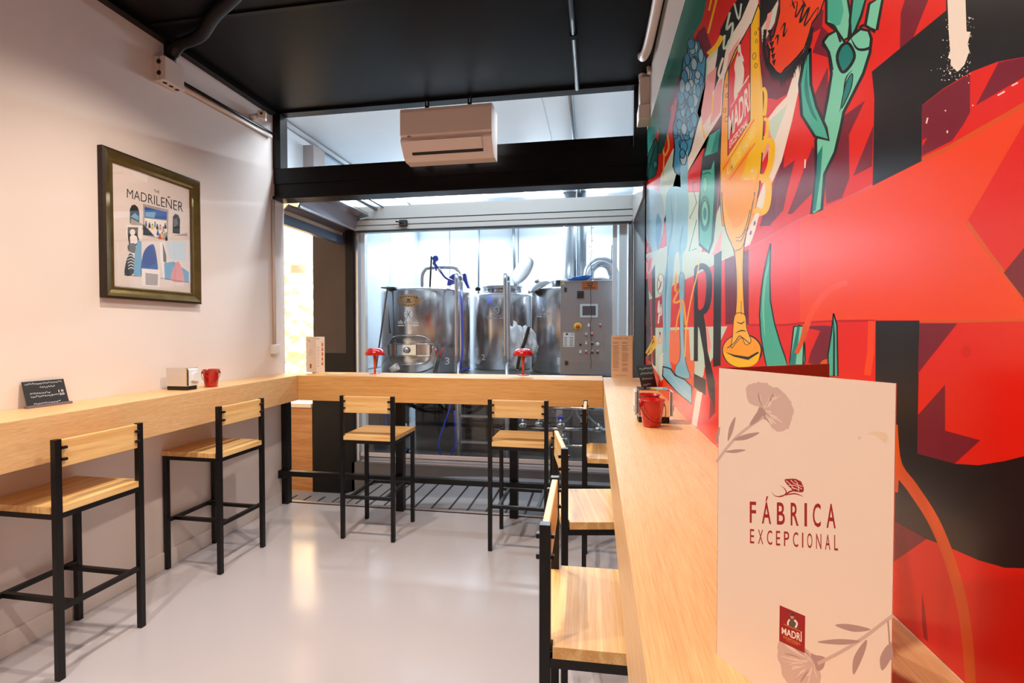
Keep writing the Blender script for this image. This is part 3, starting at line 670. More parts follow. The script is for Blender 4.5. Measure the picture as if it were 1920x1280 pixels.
# A-frame of thin rods left of tank 3
tag(MB().tube([at('y', 5.22, 727, 537), at('y', 5.12, 705, 690)], .010, 8).tube([at('y', 5.3, 727, 537), at('y', 5.25, 731, 625)], .008, 8).box(at('y', 5.24, 717, 537).x, at('y', 5.24, 742, 537).x, 5.20, 5.34, 1.885, 1.897).build('stirring_paddle', M_metal), 'dark rod stand leaning on the left side of tank 3', 'stand')
tr = thing('steel_tray', (-1.9, 5.05, PZ), 'steel tray below the manway door of tank 3', 'tray')
a = at('y', 5.05, 706, 690); b = at('y', 5.05, 812, 690)
MB().box(a.x, b.x, 4.99, 5.18, PZ + .002, PZ + .012).prism([(b.x, 5.0, PZ + .01), (b.x + .06, 5.0, PZ + .22), (b.x + .06, 5.16, PZ + .22), (b.x, 5.16, PZ + .01)], (.006, 0, 0)).build('tray', M_alu, tr)
for k in (0, 1): MB().tube([(b.x + .045 + .03 * k, 5.05, PZ + .19), (b.x + .02 + .09 * k, 5.05, PZ + .30)], .009, 8).build('handle', M_red, tr)
a = at('y', 5.03, 736, 690)
tag(MB().lathe([(.0, 0), (.03, 0), (.042, .09), (.036, .09), (.028, .01), (0, .01)], M=Matrix.Translation((a.x - .03, 5.05, PZ + .05)) @ Matrix.Rotation(1.1, 4, 'Y'), seg=20).build('plastic_cup', M_white), 'white plastic cup lying in the steel tray', 'cup')
# tank 2
t2 = tank(*T2, 1.865, 'middle brewing tank, numbered 2, its round lid standing open')
MB().lathe([(.245, -.02), (.245, .05), (.26, .055), (.26, .065), (.235, .065), (.235, 0)], (T2[0], T2[1] - .02, 1.895), 40).build('hatch_ring', M_pol, t2)
lc = at('y', 6.1, 979, 506)
Ml = Matrix.Translation(lc) @ Vector((-.66, -.66, .46)).to_track_quat('Z', 'Y').to_matrix().to_4x4() @ Matrix.Scale(.80, 4)
mb = MB(); mb.lathe([(0, .035), (.1, .03), (.2, .008), (.235, 0), (.245, -.012), (.235, -.014), (.2, -.004), (0, .02)], M=Ml, seg=40); mb.lathe([(0, -.01), (.05, -.01), (.05, .02), (0, .02)], M=Ml, seg=18)
mb.tube([Ml @ Vector((-.2, 0, -.02)), at('y', 6.1, 969, 543)], .012, 8); mb.build('hatch_lid', M_steelD, t2)
c = cyl_paint(*T2)
sp_ = []
for k in range(34):
    u = k * .30; rr = 1.5 + k * .25; sp_.append((930 + rr * math.cos(u + .5) * .9, 580 + rr * math.sin(u + .5)))
c.stroke(sp_[:-8], 2.0, M_chw); c.text('olla de macerado', [(912, 594), (947, 593), (947, 589), (912, 590)], M_chw)
c.poly([(912, 595.5), (924, 595.3), (924, 597), (912, 597.2)], M_chw); c.poly([(936, 595), (946, 594.8), (946, 596.5), (936, 596.7)], M_chw); c.text('500 L', [(926, 598), (934, 598), (934, 595), (926, 595)], M_chw)
c.mb.build('tank_lettering', c.mats, t2)
c = cyl_paint(*T2); c.text('2', [(903, 675), (909.5, 675), (909.5, 664), (903, 664)], M_chw, .01); c.mb.build('tank_number', c.mats, t2)
MB().lathe([(0, 0), (.03, 0), (.035, .03), (.02, .05), (0, .05)], tuple(at('y', 5.95, 896, 545)), 14).build('knob', M_metal, t2)
# tank 1
t1 = tank(*T1, 1.885, 'brewing tank numbered 1, half hidden behind the control cabinet')
MB().lathe([(.24, -.02), (.24, .07), (.255, .075), (.23, .085), (.23, 0)], (T1[0] + .02, T1[1], 1.91), 40).build('hatch_ring', M_pol, t1)
lc = at('y', 5.6, 1012, 538)
Ml = Matrix.Translation(lc) @ Vector((-.42, -.22, .88)).to_track_quat('Z', 'Y').to_matrix().to_4x4() @ Matrix.Scale(.66, 4)
MB().lathe([(0, .10), (.08, .095), (.17, .06), (.22, .01), (.225, -.01), (.21, -.01)], M=Ml, seg=40).lathe([(0, .1), (.04, .1), (.04, .14), (0, .14)], M=Ml, seg=16).build('hatch_lid', M_pol, t1)
c = cyl_paint(*T1); c.ell(1018.5, 580, 2.6, 3.4, M_chw); c.stroke([(1018.5, 568), (1018.5, 580)], 1.3, M_chw, False)
c.text('olla de cocción', [(1006, 590.5), (1034, 589.5), (1034, 585), (1006, 586)], M_chw); c.poly([(1006, 592.5), (1016, 592.3), (1016, 594), (1006, 594.2)], M_chw); c.poly([(1024, 592), (1034, 591.8), (1034, 593.5), (1024, 593.7)], M_chw)
c.mb.build('tank_lettering', c.mats, t1)
c = cyl_paint(*T1); c.text('1', [(1044.5, 683), (1049, 683), (1049, 670), (1044.5, 670)], M_chw, .01); c.mb.build('tank_number', c.mats, t1)
# ladder with looped handrails
ld = thing('step_ladder', (-1.2, 4.95, 0), 'steel ladder with two tall looped handrails in front of the tanks', 'ladder')
for px_ in (857, 948):
    xx = at('y', 4.92, px_, 600).x; zt = at('y', 4.92, px_, 515).z; zb3 = at('y', 4.92, px_, 682).z
    pts = [(xx, 4.90, zb3 + .08), (xx, 4.90, zt - .06), (xx, 4.93, zt - .015), (xx, 4.98, zt), (xx, 5.05, zt - .02), (xx, 5.08, zt - .08), (xx, 5.08, zb3 + .05), (xx, 5.05, zb3), (xx, 4.97, zb3 - .01), (xx, 4.92, zb3 + .02), (xx, 4.90, zb3 + .08)]
    MB().tube(smooth_open(pts, 4), .020, 10, caps=False).tube([(xx + .01, 4.93, 0.02), (xx + .01, 4.93, zb3 + .02)], .022, 10).build('handrail', M_alu, ld)
xa = at('y', 4.93, 857, 600).x; xb = at('y', 4.93, 948, 600).x
for zz in (.53, .26, .80): MB().box(xa + .03, xb - .01, 4.93, 5.0, zz - .02, zz + .005).build('step', M_alu, ld)
# control cabinet
cc = thing('control_cabinet', (-.07, 5.26, PZ), 'steel electrical control cabinet with screen and buttons, right of the tanks', 'control cabinet')
Yc = 5.15
xa = at('y', Yc, 1050.5, 600).x; xb = at('y', Yc, 1157, 600).x; zt = at('y', Yc, 1100, 525).z
MB().box(xa, xb, Yc + .012, Yc + .24, PZ + .02, zt, bev=.004).build('body', M_steelD, cc)
MB().box(xa + .003, xb - .003, Yc - .006, Yc + .012, PZ + .025, zt - .004, bev=.003).build('door', M_steelD, cc)
Yf = Yc - .007
def cbox(x0, y0, x1, y1, d, m, name, bev=.001):
    a = at('y', Yf, x0, y0); b = at('y', Yf, x1, y1); return MB().box(a.x, b.x, Yf - d, Yf, b.z, a.z, bev=bev).build(name, m, cc)
cbox(1091, 527.5, 1120.5, 543, .003, M_rust, 'name_plate')
P = Paint((0, Yf - .003, 0), (0, -1, 0))
for k in range(3): P.ell(1102 + k * 4, 531, 1.6, 1.8, M_ink, n=10)
P.poly([(1101, 534), (1111, 534), (1109, 537), (1103, 537)], M_ink); P.poly([(1094, 539), (1117, 538.5), (1117, 540), (1094, 540.5)], M_ink)
P.mb.build('name_plate_print', P.mats, cc)
cbox(1058, 539, 1063, 547, .012, M_ink, 'hinge'); cbox(1059, 676, 1065, 684, .012, M_ink, 'hinge')
cbox(1082, 545.5, 1095, 559, .012, M_ink, 'main_switch')
q = at('y', Yf - .012, 1088.5, 552)
MB().lathe([(0, 0), (.022, 0), (.02, .01), (0, .01)], M=Matrix.Translation(q) @ Matrix.Rotation(P2, 4, 'X'), seg=18).box(q.x - .006, q.x + .006, Yf - .04, Yf - .02, q.z - .022, q.z + .022, bev=.002).build('switch_handle', M_metal, cc)
sc_ = cbox(1087.5, 570, 1121, 595, .008, mat('screen_bezel', (196, 204, 204), .4), 'screen_frame')
a = at('y', Yf - .008, 1092, 573.5); b = at('y', Yf - .008, 1117, 591)
MB().box(a.x, b.x, Yf - .0095, Yf - .007, b.z, a.z).build('screen', mat('screen_off', (84, 74, 84), .15), cc)
P = Paint((0, Yf - .0003, 0), (0, -1, 0))
for cx_, cy2 in ((1056, 530), (1152, 527)): P.poly([(cx_ - 3.5, cy2 + 3), (cx_ + 3.5, cy2 + 3), (cx_, cy2 - 3)], mat('warning_yellow', (226, 222, 80), .5))
P.poly([(1056, 623.5), (1077, 623.5), (1077, 650), (1056, 650)], M_white)
P.poly([(1061, 624.5), (1065, 624.5), (1065, 628), (1061, 628)], M_ink); P.text('CE', [(1070, 629), (1075.5, 629), (1075.5, 625), (1070, 625)], M_ink)
for k in range(6):
    y = 632 + k * 3; P.poly([(1058, y), (1063, y), (1063, y + 1), (1058, y + 1)], M_ink); P.poly([(1068, y), (1075, y), (1075, y + 1), (1068, y + 1)], M_ink)
P.mb.build('stickers', P.mats, cc)
M_yel = mat('stop_yellow', (238, 190, 40), .4)
q = at('y', Yf, 1083.5, 612)
MB().lathe([(0, 0), (.042, 0), (.042, .004), (0, .004)], M=Matrix.Translation(q) @ Matrix.Rotation(P2, 4, 'X'), seg=28).build('stop_plate', M_yel, cc)
MB().lathe([(0, 0), (.012, 0), (.012, .02), (.022, .022), (.02, .034), (0, .038)], M=Matrix.Translation(q) @ Matrix.Rotation(P2, 4, 'X'), seg=24).build('stop_button', mat('stop_red', (220, 60, 30), .3), cc)
BT = [(1104, 611, M_white), (1125.5, 611, M_red), (1099, 628, M_galv), (1110, 628, M_red), (1088.5, 646, M_ink), (1099, 645, M_chrome), (1110, 645, M_ink), (1120.5, 645, M_white), (1088.5, 661, M_chrome), (1099, 661, M_red), (1110, 661, M_ink), (1120.5, 661, M_ink)]
for bx, by, bm_ in BT:
    q = at('y', Yf, bx, by)
    big = 1.5 if (bx, by) == (1120.5, 645) else 1
    MB().lathe([(0, 0), (.013 * big, 0), (.013 * big, .01), (.010 * big, .016), (0, .018)], M=Matrix.Translation(q) @ Matrix.Rotation(P2, 4, 'X'), seg=18).build('button', bm_, cc)
    if (bx, by) not in ((1088.5, 646), (1120.5, 645)): MB().box(q.x - .011, q.x + .011, Yf - .004, Yf - .0005, q.z + .014, q.z + .027, bev=.001).build('button_tag', M_white, cc)
# cable running down the cabinet's front (light string)
rn = random.Random(5)
pts = [tuple(at('y', Yf - .03, 1108 + rn.uniform(-1.2, 1.5), y)) for y in range(415, 700, 12)]
ls = tag(MB().tube(smooth_open(pts, 3), .003, 6).build('light_string', M_ink), 'thin dark string of unlit lights hanging before the control cabinet', 'light string')
mb = MB()
for y in (428, 452, 463, 475, 498, 506): a = at('y', Yf - .03, 1108, y); mb.tube([a, a + Vector((-.035 if y % 2 else .03, 0, .008))], .003, 5)
mb.build('bulb', M_ink, ls)
# things on the cabinet
a = at('y', 5.2, 1060, 523); b = at('y', 5.2, 1110, 523)
def crumple(name, cx_, cy_, cz, sx, sy_, sz, m, seed, fn=None):
    bm = bmesh.new(); bmesh.ops.create_icosphere(bm, subdivisions=4, radius=1); r_ = random.Random(seed); from mathutils import noise
    for v in bm.verts:
        n = noise.noise(v.co * 2.3 + Vector((seed, 0, 0))) * .35 + abs(noise.noise(v.co * 5 + Vector((0, seed, 0)))) * .22
        p = v.co * (1 + n); p = Vector((p.x * sx, p.y * sy_, p.z * sz))
        if fn: p = fn(p)
        p.z = max(p.z, -sz * .6 if not fn else -9); v.co = p + Vector((cx_, cy_, cz))
    me = MB(); me.bm.free(); me.bm = bm
    for f in bm.faces: f.smooth = True
    return me.build(name, m)
tag(crumple('cleaning_cloth', at('y', 5.25, 1084, 520).x, 5.25, zt + .022, .10, .07, .03, M_lblue, 3, lambda p: Vector((p.x * 1.2, p.y, max(-.018, p.z + p.x * .22)))), 'crumpled blue cloth on top of the control cabinet', 'cloth')
tag(crumple('paper_bundle', at('y', 5.25, 1122, 520).x, 5.25, zt + .012, .10, .06, .02, M_cloth, 9, lambda p: Vector((p.x, p.y, max(-.010, p.z)))), 'crumpled white cloth on top of the control cabinet, beside the blue one', 'cloth')
# white sacking beside tank 1
c_ = at('y', 5.2, 975, 650)
def sack(p): return Vector((p.x * (1.15 - .5 * (p.z + .2)), p.y, max(p.z, c_.z * 0 - (c_.z - PZ) + .004)))
tag(crumple('white_sack', at('y', 5.2, 965, 650).x, 5.22, c_.z + .0, .11, .10, .235, M_cloth, 14, sack), 'crumpled white sack standing between tanks 1 and 2', 'sack')
tag(crumple('white_rag', at('y', 5.15, 993, 640).x, 5.18, at('y', 5.15, 993, 638).z, .07, .06, .14, M_cloth, 21, lambda p: Vector((p.x + p.z * -.25, p.y, max(p.z, -.14)))), 'crumpled white rag hanging from the white sack', 'rag')
tag(MB().tube(smooth_open([tuple(at('y', 5.1, *p)) for p in ((992, 612), (984, 640), (975, 665), (970, 692))], 4), .018, 10).build('hose', M_metal), 'dark hose standing against the white sack', 'hose')
# ducts on the back wall
a = at('y', 6.9, 1068, 500); b = at('y', 6.9, 1088, 500)
tag(MB().tube([(a.x, 6.9, PZ), (a.x, 6.9, ZB)], .10, 28).build('flue', M_alu), 'wide steel flue rising behind the control cabinet', 'duct')
tag(MB().tube([(b.x + .02, 6.85, PZ), (b.x + .02, 6.85, ZB)], .065, 24).build('flue', M_galv), 'narrower steel flue beside the wide one', 'duct')
pts = [tuple(at('y', 6.5, *p)) for p in ((1103, 560), (1103, 525), (1106, 505), (1118, 493), (1130, 491), (1143, 497), (1150, 512), (1152, 530), (1153, 700))]
tag(MB().tube(smooth_open(pts, 6), .07, 22).build('duct_bend', M_alu), 'steel duct bent like an upside-down U behind the cabinet', 'duct')
tag(MB().tube(smooth_open([tuple(at('y', 7.4, *p)) for p in ((752, 400), (758, 440), (768, 480), (775, 498))], 4), .03, 10).tube([tuple(at('y', 7.4, *p)) for p in ((767, 400), (772, 470), (775, 495))], .015, 8).build('wall_pipe', M_galv), 'bent grey pipe on the brewery back wall above tank 3', 'pipe')
tag(MB().tube([tuple(at('y', 7.55, 898, 400)), tuple(at('y', 7.55, 897, 560))], .014, 8).build('wall_conduit', M_galv), 'thin grey conduit on the back wall above tank 2', 'conduit')
tag(MB().tube([tuple(at('y', 7.55, 962, 400)), tuple(at('y', 7.55, 966, 540))], .022, 8).build('wall_conduit', M_galv), 'grey conduit on the back wall behind the open lid', 'conduit')
tag(MB().tube(smooth_open([tuple(at('y', 6.3, *p)) for p in ((1147, 492), (1147, 465), (1149, 459), (1151, 465), (1151, 492))], 4), .008, 8).build('wall_hook', M_galv), 'thin wire hook beside the bent duct', 'hook')
# pipework below the platform
fr = thing('pipe_manifold', (-.3, 5.1, .2), 'steel pipe manifold with valves below the tanks on the right', 'pipework')
for y_, x0_, x1_ in ((764, 1030, 1160), (801, 978, 1160), (834, 1030, 1160)):
    a = at('y', 5.0, x0_, y_); b = at('y', 5.0, x1_, y_ + 1); MB().tube([a, (b.x, 5.0, a.z)], .020, 12).build('pipe', M_pol, fr)
for bx, by in ((975, 785), (1050, 785)):
    q = at('y', 5.0, bx, by); MB().box(q.x - .045 if bx < 1000 else q.x - .02, q.x + .03, 4.97, 5.03, q.z - .008, q.z + .03, bev=.004).build('valve_handle', M_blue, fr)
for bx, by in ((980, 797), (1010, 795), (1051, 797), (1122, 805), (990, 838), (1055, 825)):
    q = at('y', 4.98, bx, by)
    mb = MB(); mb.tube([q + Vector((-.04, 0, 0)), q + Vector((-.03, 0, 0)), q + Vector((.03, 0, 0)), q + Vector((.04, 0, 0))], [.02, .034, .034, .02], 14); mb.tube([q, q + Vector((0, 0, .06))], .012, 8); mb.build('valve', M_pol, fr)
rn = random.Random(11)
hoses = [[(1030, 762), (1040, 775), (1047, 788), (1050, 798)], [(1075, 762), (1070, 780), (1060, 790), (1052, 800)], [(1078, 765), (1082, 778), (1088, 786), (1100, 800)], [(1045, 832), (1050, 818), (1062, 822), (1066, 834)], [(990, 760), (1000, 778), (1020, 790), (1030, 800)], [(1105, 760), (1100, 775), (1112, 790), (1125, 800)]]
for h_ in hoses: MB().tube(smooth_open([tuple(at('y', 5.04, *p)) for p in h_], 4), .012, 8).build('hose', M_galv, fr)
for bx in (950, 1055): q = at('y', 5.06, bx, 834); MB().box(q.x - .03, q.x + .03, 5.04, 5.08, .0, .36).build('leg', M_alu, fr)
# dark pump units and coils in the shade under the platform
pu = thing('pump_unit', (-1.6, 6.2, 0), 'dark pump and coiled hoses in the shade under the platform', 'pump')
MB().box(-2.6, .2, 6.86, 6.9, .0, PZ - .1).build('back_panel', M_steel, pu)
mb = MB(); rn = random.Random(4)
for k in range(7):
    x = -2.3 + k * .38; mb.lathe([(0, 0), (.14, 0), (.17, .04), (.17, .3), (.12, .38), (0, .4)], (x, 6.2 + rn.uniform(-.2, .2), PZ - .5), 20)
mb.build('tank_cones', M_steel, pu)
for k in range(4):
    cx_, cz_ = -1.05 + k * .16, .55; rr = .16 + .02 * k
    MB().tube([(cx_ + rr * math.cos(u) * .8, 5.7 + .02 * k, cz_ + rr * math.sin(u)) for u in [2 * math.pi * i / 28 for i in range(29)]], .014, 8, caps=False).build('coil', M_galv if k % 2 else M_metal, pu)
for pts in (((-2.5, 5.6, .7), (-2.0, 5.6, .45), (-1.6, 5.65, .5), (-1.4, 5.6, .75)), ((-1.9, 5.5, .8), (-1.75, 5.5, .5), (-1.5, 5.5, .42), (-1.2, 5.5, .6), (-1.0, 5.5, .82))):
    MB().tube(smooth_open(list(pts), 5), .022, 8).build('hose', M_metal, pu)
tag(MB().tube(smooth_open([tuple(at('y', 4.95, *p)) for p in ((846, 755), (840, 775), (830, 805), (823, 830), (826, 852), (833, 860), (843, 855), (852, 838), (854, 815), (852, 770))], 5), .009, 8).build('hose', M_blue), 'thin blue hose hanging in a loop below the platform', 'hose')
hz = thing('hose', at('y', 4.95, 745, 845), 'thick blue hose with a steel coupling lying on the brewery floor', 'hose')
MB().tube(smooth_open([tuple(at('y', 5.1, *p)) for p in ((722, 745), (724, 790), (735, 820), (748, 836), (764, 846))], 5), .030, 12).build('tube', mat('blue_hose_dark', (30, 52, 104), .4), hz)
a, b = at('y', 5.1, 764, 846), at('y', 5.1, 774, 847)
MB().tube([a, a + (b - a) * .3, a + (b - a) * .31, b], [.026, .026, .036, .036], 14).build('coupling', M_pol, hz)

# ------------------------------------------------------------------ things on the bars
def lamp(px_, py_, label):
    p = at('z', CT, px_, py_); t = thing('table_lamp', (p.x, p.y, CT), label, 'lamp', 'red mushroom lamps on the back bar')
    MB().lathe([(0, 0), (.044, 0), (.044, .003), (.010, .005), (.0, .005)], p, 32).build('base', M_orange, t)
    MB().lathe([(.0, .004), (.0065, .004), (.015, .168), (0, .168)], p, 16).build('stem', M_orange, t)
    MB().lathe([(.073, .150), (.079, .152), (.078, .168), (.070, .186), (.056, .200), (.036, .206), (.010, .208), (0, .208), (0, .202), (.036, .200), (.054, .194), (.067, .182), (.073, .166), (.073, .150)], p, 40).build('lamp_shade', M_red, t)
    return t
lamp(703, 700.5, 'red mushroom lamp at the left of the back bar, before tank 3')
lamp(981, 703, 'red mushroom lamp at the right of the back bar, near the white sack')
tag(MB().box(-2.12, -1.98, 3.62, 3.70, CT + .0005, CT + .0015).build('paper_sheet', M_white), 'white paper lying flat on the back bar between the menu and the left lamp', 'paper', 'papers on the back bar')
p = at('z', CT, 1040, 705); tag(MB().box(p.x - .08, p.x + .08, p.y - .05, p.y + .05, CT + .0005, CT + .0015).build('paper_sheet', M_white), 'white paper lying flat on the back bar right of the right lamp', 'paper', 'papers on the back bar')
p = at('z', CT, 822, 702); tag(MB().box(p.x - .08, p.x + .08, p.y - .03, p.y + .03, CT + .0005, CT + .0015).build('paper_sheet', M_white), 'white paper lying flat on the back bar in the middle', 'paper', 'papers on the back bar')

def bucket(cx_, cy_, h, rt, rb_, label, hy=0.0):
    t = thing('bucket', (cx_, cy_, CT), label, 'bucket', 'small red metal buckets')
    pr_ = [(0, .001), (rb_, .001)]
    for k in range(1, 5): pr_ += [(rb_ + (rt - rb_) * k / 6, h * k / 6 - .003), (rb_ + (rt - rb_) * k / 6 + .0012, h * k / 6)]
    pr_ += [(rt, h - .004), (rt + .003, h - .003), (rt + .003, h), (rt - .002, h), (rb_ - .002, .004), (0, .004)]
    MB().lathe(pr_, (cx_, cy_, CT), 40).build('body', M_red, t)
    c_, s_ = math.cos(hy), math.sin(hy)
    for sg_ in (-1, 1): MB().box(-.006, .006, -.002, .002, -.010, .006, M=Matrix.Translation((cx_ + c_ * sg_ * (rt + .001), cy_ + s_ * sg_ * (rt + .001), CT + h - .016)) @ Matrix.Rotation(hy + P2, 4, 'Z')).build('ear', M_red, t)
    MB().tube([(cx_ + (rt + .005) * math.cos(u) * c_ - (-(rt + .006)) * math.sin(u) * s_ * 1.0, cy_ + (rt + .005) * math.cos(u) * s_ - (rt + .006) * math.sin(u) * c_, CT + h - .016 - (h * .62) * math.sin(u)) for u in [math.pi * i / 18 for i in range(19)]], .0012, 6).build('handle', M_metal, t)
    return t
p = at('z', CT, 1224, 803); bucket(p.x, p.y + .035, .098, .043, .030, 'red metal bucket in front of the steel napkin dispenser on the right bar', .35)
bucket(-2.325, 2.665, .108, .046, .034, 'red metal bucket beside the napkin dispenser on the left bar', .6)
def dispenser(x0, x1, y0, y1, h, label, side):
    t = thing('napkin_dispenser', ((x0 + x1) / 2, (y0 + y1) / 2, CT), label, 'napkin dispenser', 'steel napkin dispensers')
    MB().box(x0 + .003, x1 - .003, y0 + .003, y1 - .003, CT + .001, CT + .022, bev=.002).build('base', M_dark, t)
    mb = MB(); mb.box(x0, x1, y0, y1, CT + .022, CT + h, bev=.004); mb.build('cover', M_chrome, t)
    rn = random.Random(2); mb = MB()
    if side == 'x':   # napkins show at the +-y ends
        for s_, yy in ((-1, x0), (1, x1)):
            for k in range(3): mb.prism([(yy + s_ * .002, y0 + .010, CT + .026), (yy + s_ * .002, y1 - .010, CT + .026), (yy + s_ * .002, y1 - .008, CT + h - .008), (yy + s_ * .002, y0 + .008, CT + h - .01)], (s_ * (.003 + .003 * k), 0, 0))
            mb.prism([(yy + s_ * .003, y0 + .02, CT + .04), (yy + s_ * .003, y1 - .02, CT + .035), (yy + s_ * .003, y1 - .03, CT + .055), (yy + s_ * .003, y0 + .02, CT + .06)], (s_ * .013, 0, .004))
    mb.build('napkins', M_cloth, t)
    return t
x0_, x1_, y0_, y1_ = -2.453, -2.318, 2.472, 2.555
t = dispenser(x0_, x1_, y0_, y1_, .130, 'steel napkin dispenser against the left wall beside a red bucket', 'y')
mb = MB()
for k in range(3): mb.box(x1_ + .001, x1_ + .004 + .004 * k, y0_ + .008, y1_ - .008, CT + .026, CT + .126 - .004 * k, bev=.001)
mb.prism([(x1_ + .004, y0_ + .02, CT + .05), (x1_ + .004, y1_ - .015, CT + .04), (x1_ + .004, y1_ - .02, CT + .10), (x1_ + .004, y0_ + .03, CT + .09)], (.022, 0, .008)); mb.build('napkins', M_cloth, t)
a = at('z', CT, 1196, 792); b = at('z', CT, 1258, 795)
dispenser(a.x, b.x, a.y, a.y + .09, .125, 'steel napkin dispenser on the right bar with a chalk sign behind it', 'x')
# chalk signs
def chalk_sign(pbl, pbr, h, lean, label, lines, stand=True):
    u = (pbr - pbl); L = u.length; u.normalize(); nrm = Vector((u.y, -u.x, 0)); up = (Vector((0, 0, 1)) * math.cos(lean) - nrm * math.sin(lean))
    t = thing('chalk_sign', (pbl + pbr) / 2, label, 'sign', 'small chalkboard signs on wooden stands')
    B = pbl + Vector((0, 0, .006)); mb = MB()
    q = [B, B + u * L, B + u * L + up * h, B + up * h]; mb.prism(q, nrm * -.003); mb.build('board', M_chalk, t)
    mb = MB(); o = pbl - u * .006 + nrm * .012
    mb.prism([o, o + u * (L + .012), o + u * (L + .012) - nrm * .026, o - nrm * .026], (0, 0, .011)); mb.build('stand', mat('stand_grey_wood', (120, 105, 110), .6), t)
    mb = MB()
    for (x0, x1, y, hh, tx) in lines:
        fn = lambda v: B + u * L * (x0 + (x1 - x0) * v[0]) + up * (h * (y + hh * v[1])) + nrm * .0006
        if tx: mb.mesh(textmesh(tx, .01), fn)
        else:
            r_ = random.Random(int(x0 * 100 + y * 1000)); x = x0
            while x < x1:
                w_ = r_.uniform(.02, .06); pts = [(x + w_ * i / 4, y + hh * (.5 + r_.uniform(-.4, .4))) for i in range(5)]
                A_ = [B + u * L * a_ + up * h * b_ + nrm * .0006 for a_, b_ in pts]; B_ = [B + u * L * a_ + up * h * (b_ + .022) + nrm * .0006 for a_, b_ in pts]
                mb.strip(A_, B_); x += w_ + .012
    mb.build('chalk_writing', M_chw, t)
    return t
a = at('z', CT, 52, 766); b = at('z', CT, 130, 756)
ch = 0.115
chalk_sign(a, b, ch, .30, 'small chalkboard sign with white handwriting standing alone on the left bar', [(.05, .93, .84, .09, None), (.38, .75, .68, .08, None), (.12, .55, .45, .09, None), (.80, .93, .47, .09, '15'), (.12, .6, .32, .09, None), (.62, .78, .35, .05, None), (.80, .93, .34, .09, '20'), (.15, .75, .05, .07, None)])
b2 = at('z', CT, 1236, 788); a2 = at('z', CT, 1206, 737); b3 = at('z', CT, 1234, 733)
chalk_sign(a2, b3, .15, .28, 'small chalkboard sign leaning behind the napkin dispenser on the right bar', [(.1, .9, .80, .1, None), (.1, .9, .62, .1, None), (.1, .8, .42, .1, None), (.1, .6, .2, .1, None)])
# menus
def card(P0, P1, h, m, par, name, th=.0012):
    u = (P1 - P0).normalized(); n = Vector((u.y, -u.x, 0)); mb = MB()
    mb.prism([P0, P1, P1 + Vector((0, 0, h)), P0 + Vector((0, 0, h))], n * -th); return mb.build(name, m, par), n
M_fl1 = mat('flower_mauve', (202, 174, 166), .6); M_fl2 = mat('flower_dark', (172, 142, 138), .6); M_fl3 = mat('flower_pale', (222, 200, 188), .6)
M_mred = mat('print_red', (150, 12, 22), .5); M_mblk = mat('print_dark', (62, 56, 52), .6); M_mwh = mat('print_white', (235, 225, 215), .6); M_mor = mat('print_orange', (222, 130, 60), .5)
sp0 = Vector((.127, .5385, CT)); sp1 = Vector((.2165, .400, CT)); H = .302
mn = thing('menu', sp0, 'large folded paper menu with red lettering standing on the right bar, closest to the camera', 'menu', 'folded menus standing on the bars')
fr_, n0 = card(sp0, sp1, H, M_paper, mn, 'front_cover')
card(sp0 + Vector((.0008, .0008, 0)), Vector((.272, .632, CT)), H, [M_pin], mn, 'back_cover')
P = Paint(sp0, n0, .000002)
V = P.view(1320, 660, 2.0645)
# carnation, upper left
def carnation(P, cx_, cy_, R, rot, seed, pa=0.0):
    r_ = random.Random(seed)
    def T(x, y): return (cx_ + R * (x * math.cos(rot) - y * math.sin(rot)), cy_ + R * (x * math.sin(rot) + y * math.cos(rot)))
    pts = []
    for k in range(44):
        u = 2 * math.pi * k / 44; rr = 1 + (.10 if k % 2 else -.04) + r_.uniform(-.05, .05); rr *= (1.0 if math.cos(u) > -.5 else .62)
        pts.append(T(rr * math.cos(u), rr * .86 * math.sin(u)))
    P.poly(pts, M_fl1)
    for k in range(26):
        u = r_.uniform(-2.3, 2.3); r0 = r_.uniform(.05, .5); r1 = r0 + r_.uniform(.25, .45); du = r_.uniform(-.2, .2)
        P.stroke([T(r0 * math.cos(u) - .2, r0 * .8 * math.sin(u)), T((r0 + r1) / 2 * math.cos(u + du) - .1, (r0 + r1) / 2 * .8 * math.sin(u + du)), T(r1 * math.cos(u + du * .3), r1 * .8 * math.sin(u + du * .3))], R * r_.uniform(.03, .085), r_.choice([M_fl2, M_fl3, M_fl3, M_fl2]), True, True)
    P.stroke([T(-1.35, .0), T(-.95, .0), T(-.6, .0)], R * .34, M_fl2, True, False)
def bloom(P, out, c0, seed, cal):
    r_ = random.Random(seed); pts = smooth_closed(out, 4); pts = [(x + (x - c0[0]) * r_.uniform(-.035, .035), y + (y - c0[1]) * r_.uniform(-.035, .035)) for x, y in pts]
    P.poly(pts, M_fl1)
    for k in range(30):
        q = out[r_.randrange(len(out))]; q2 = out[r_.randrange(len(out))]; m_ = r_.uniform(.3, 1); q = (q[0] * m_ + q2[0] * (1 - m_), q[1] * m_ + q2[1] * (1 - m_)); t0, t1 = r_.uniform(.15, .5), r_.uniform(.72, .97)
        L = lambda t_, o_: (c0[0] + (q[0] - c0[0]) * t_ + o_, c0[1] + (q[1] - c0[1]) * t_ + o_)
        P.stroke([L(t0, 0), L((t0 + t1) / 2, r_.uniform(-7, 7)), L(t1, 0)], r_.uniform(2, 9), r_.choice([M_fl2, M_fl3, M_fl3, M_fl3]), True, True)
    P.poly(cal, M_fl2, True)
bloom(P, [(163, 150), (172, 126), (200, 118), (238, 116), (262, 136), (292, 142), (325, 172), (343, 215), (342, 260), (326, 294), (290, 306), (262, 290), (246, 262), (240, 240), (215, 213), (192, 206), (170, 188)], (228, 226), 5, [(190, 256), (205, 232), (216, 212), (238, 230), (237, 262), (224, 252), (206, 262)])
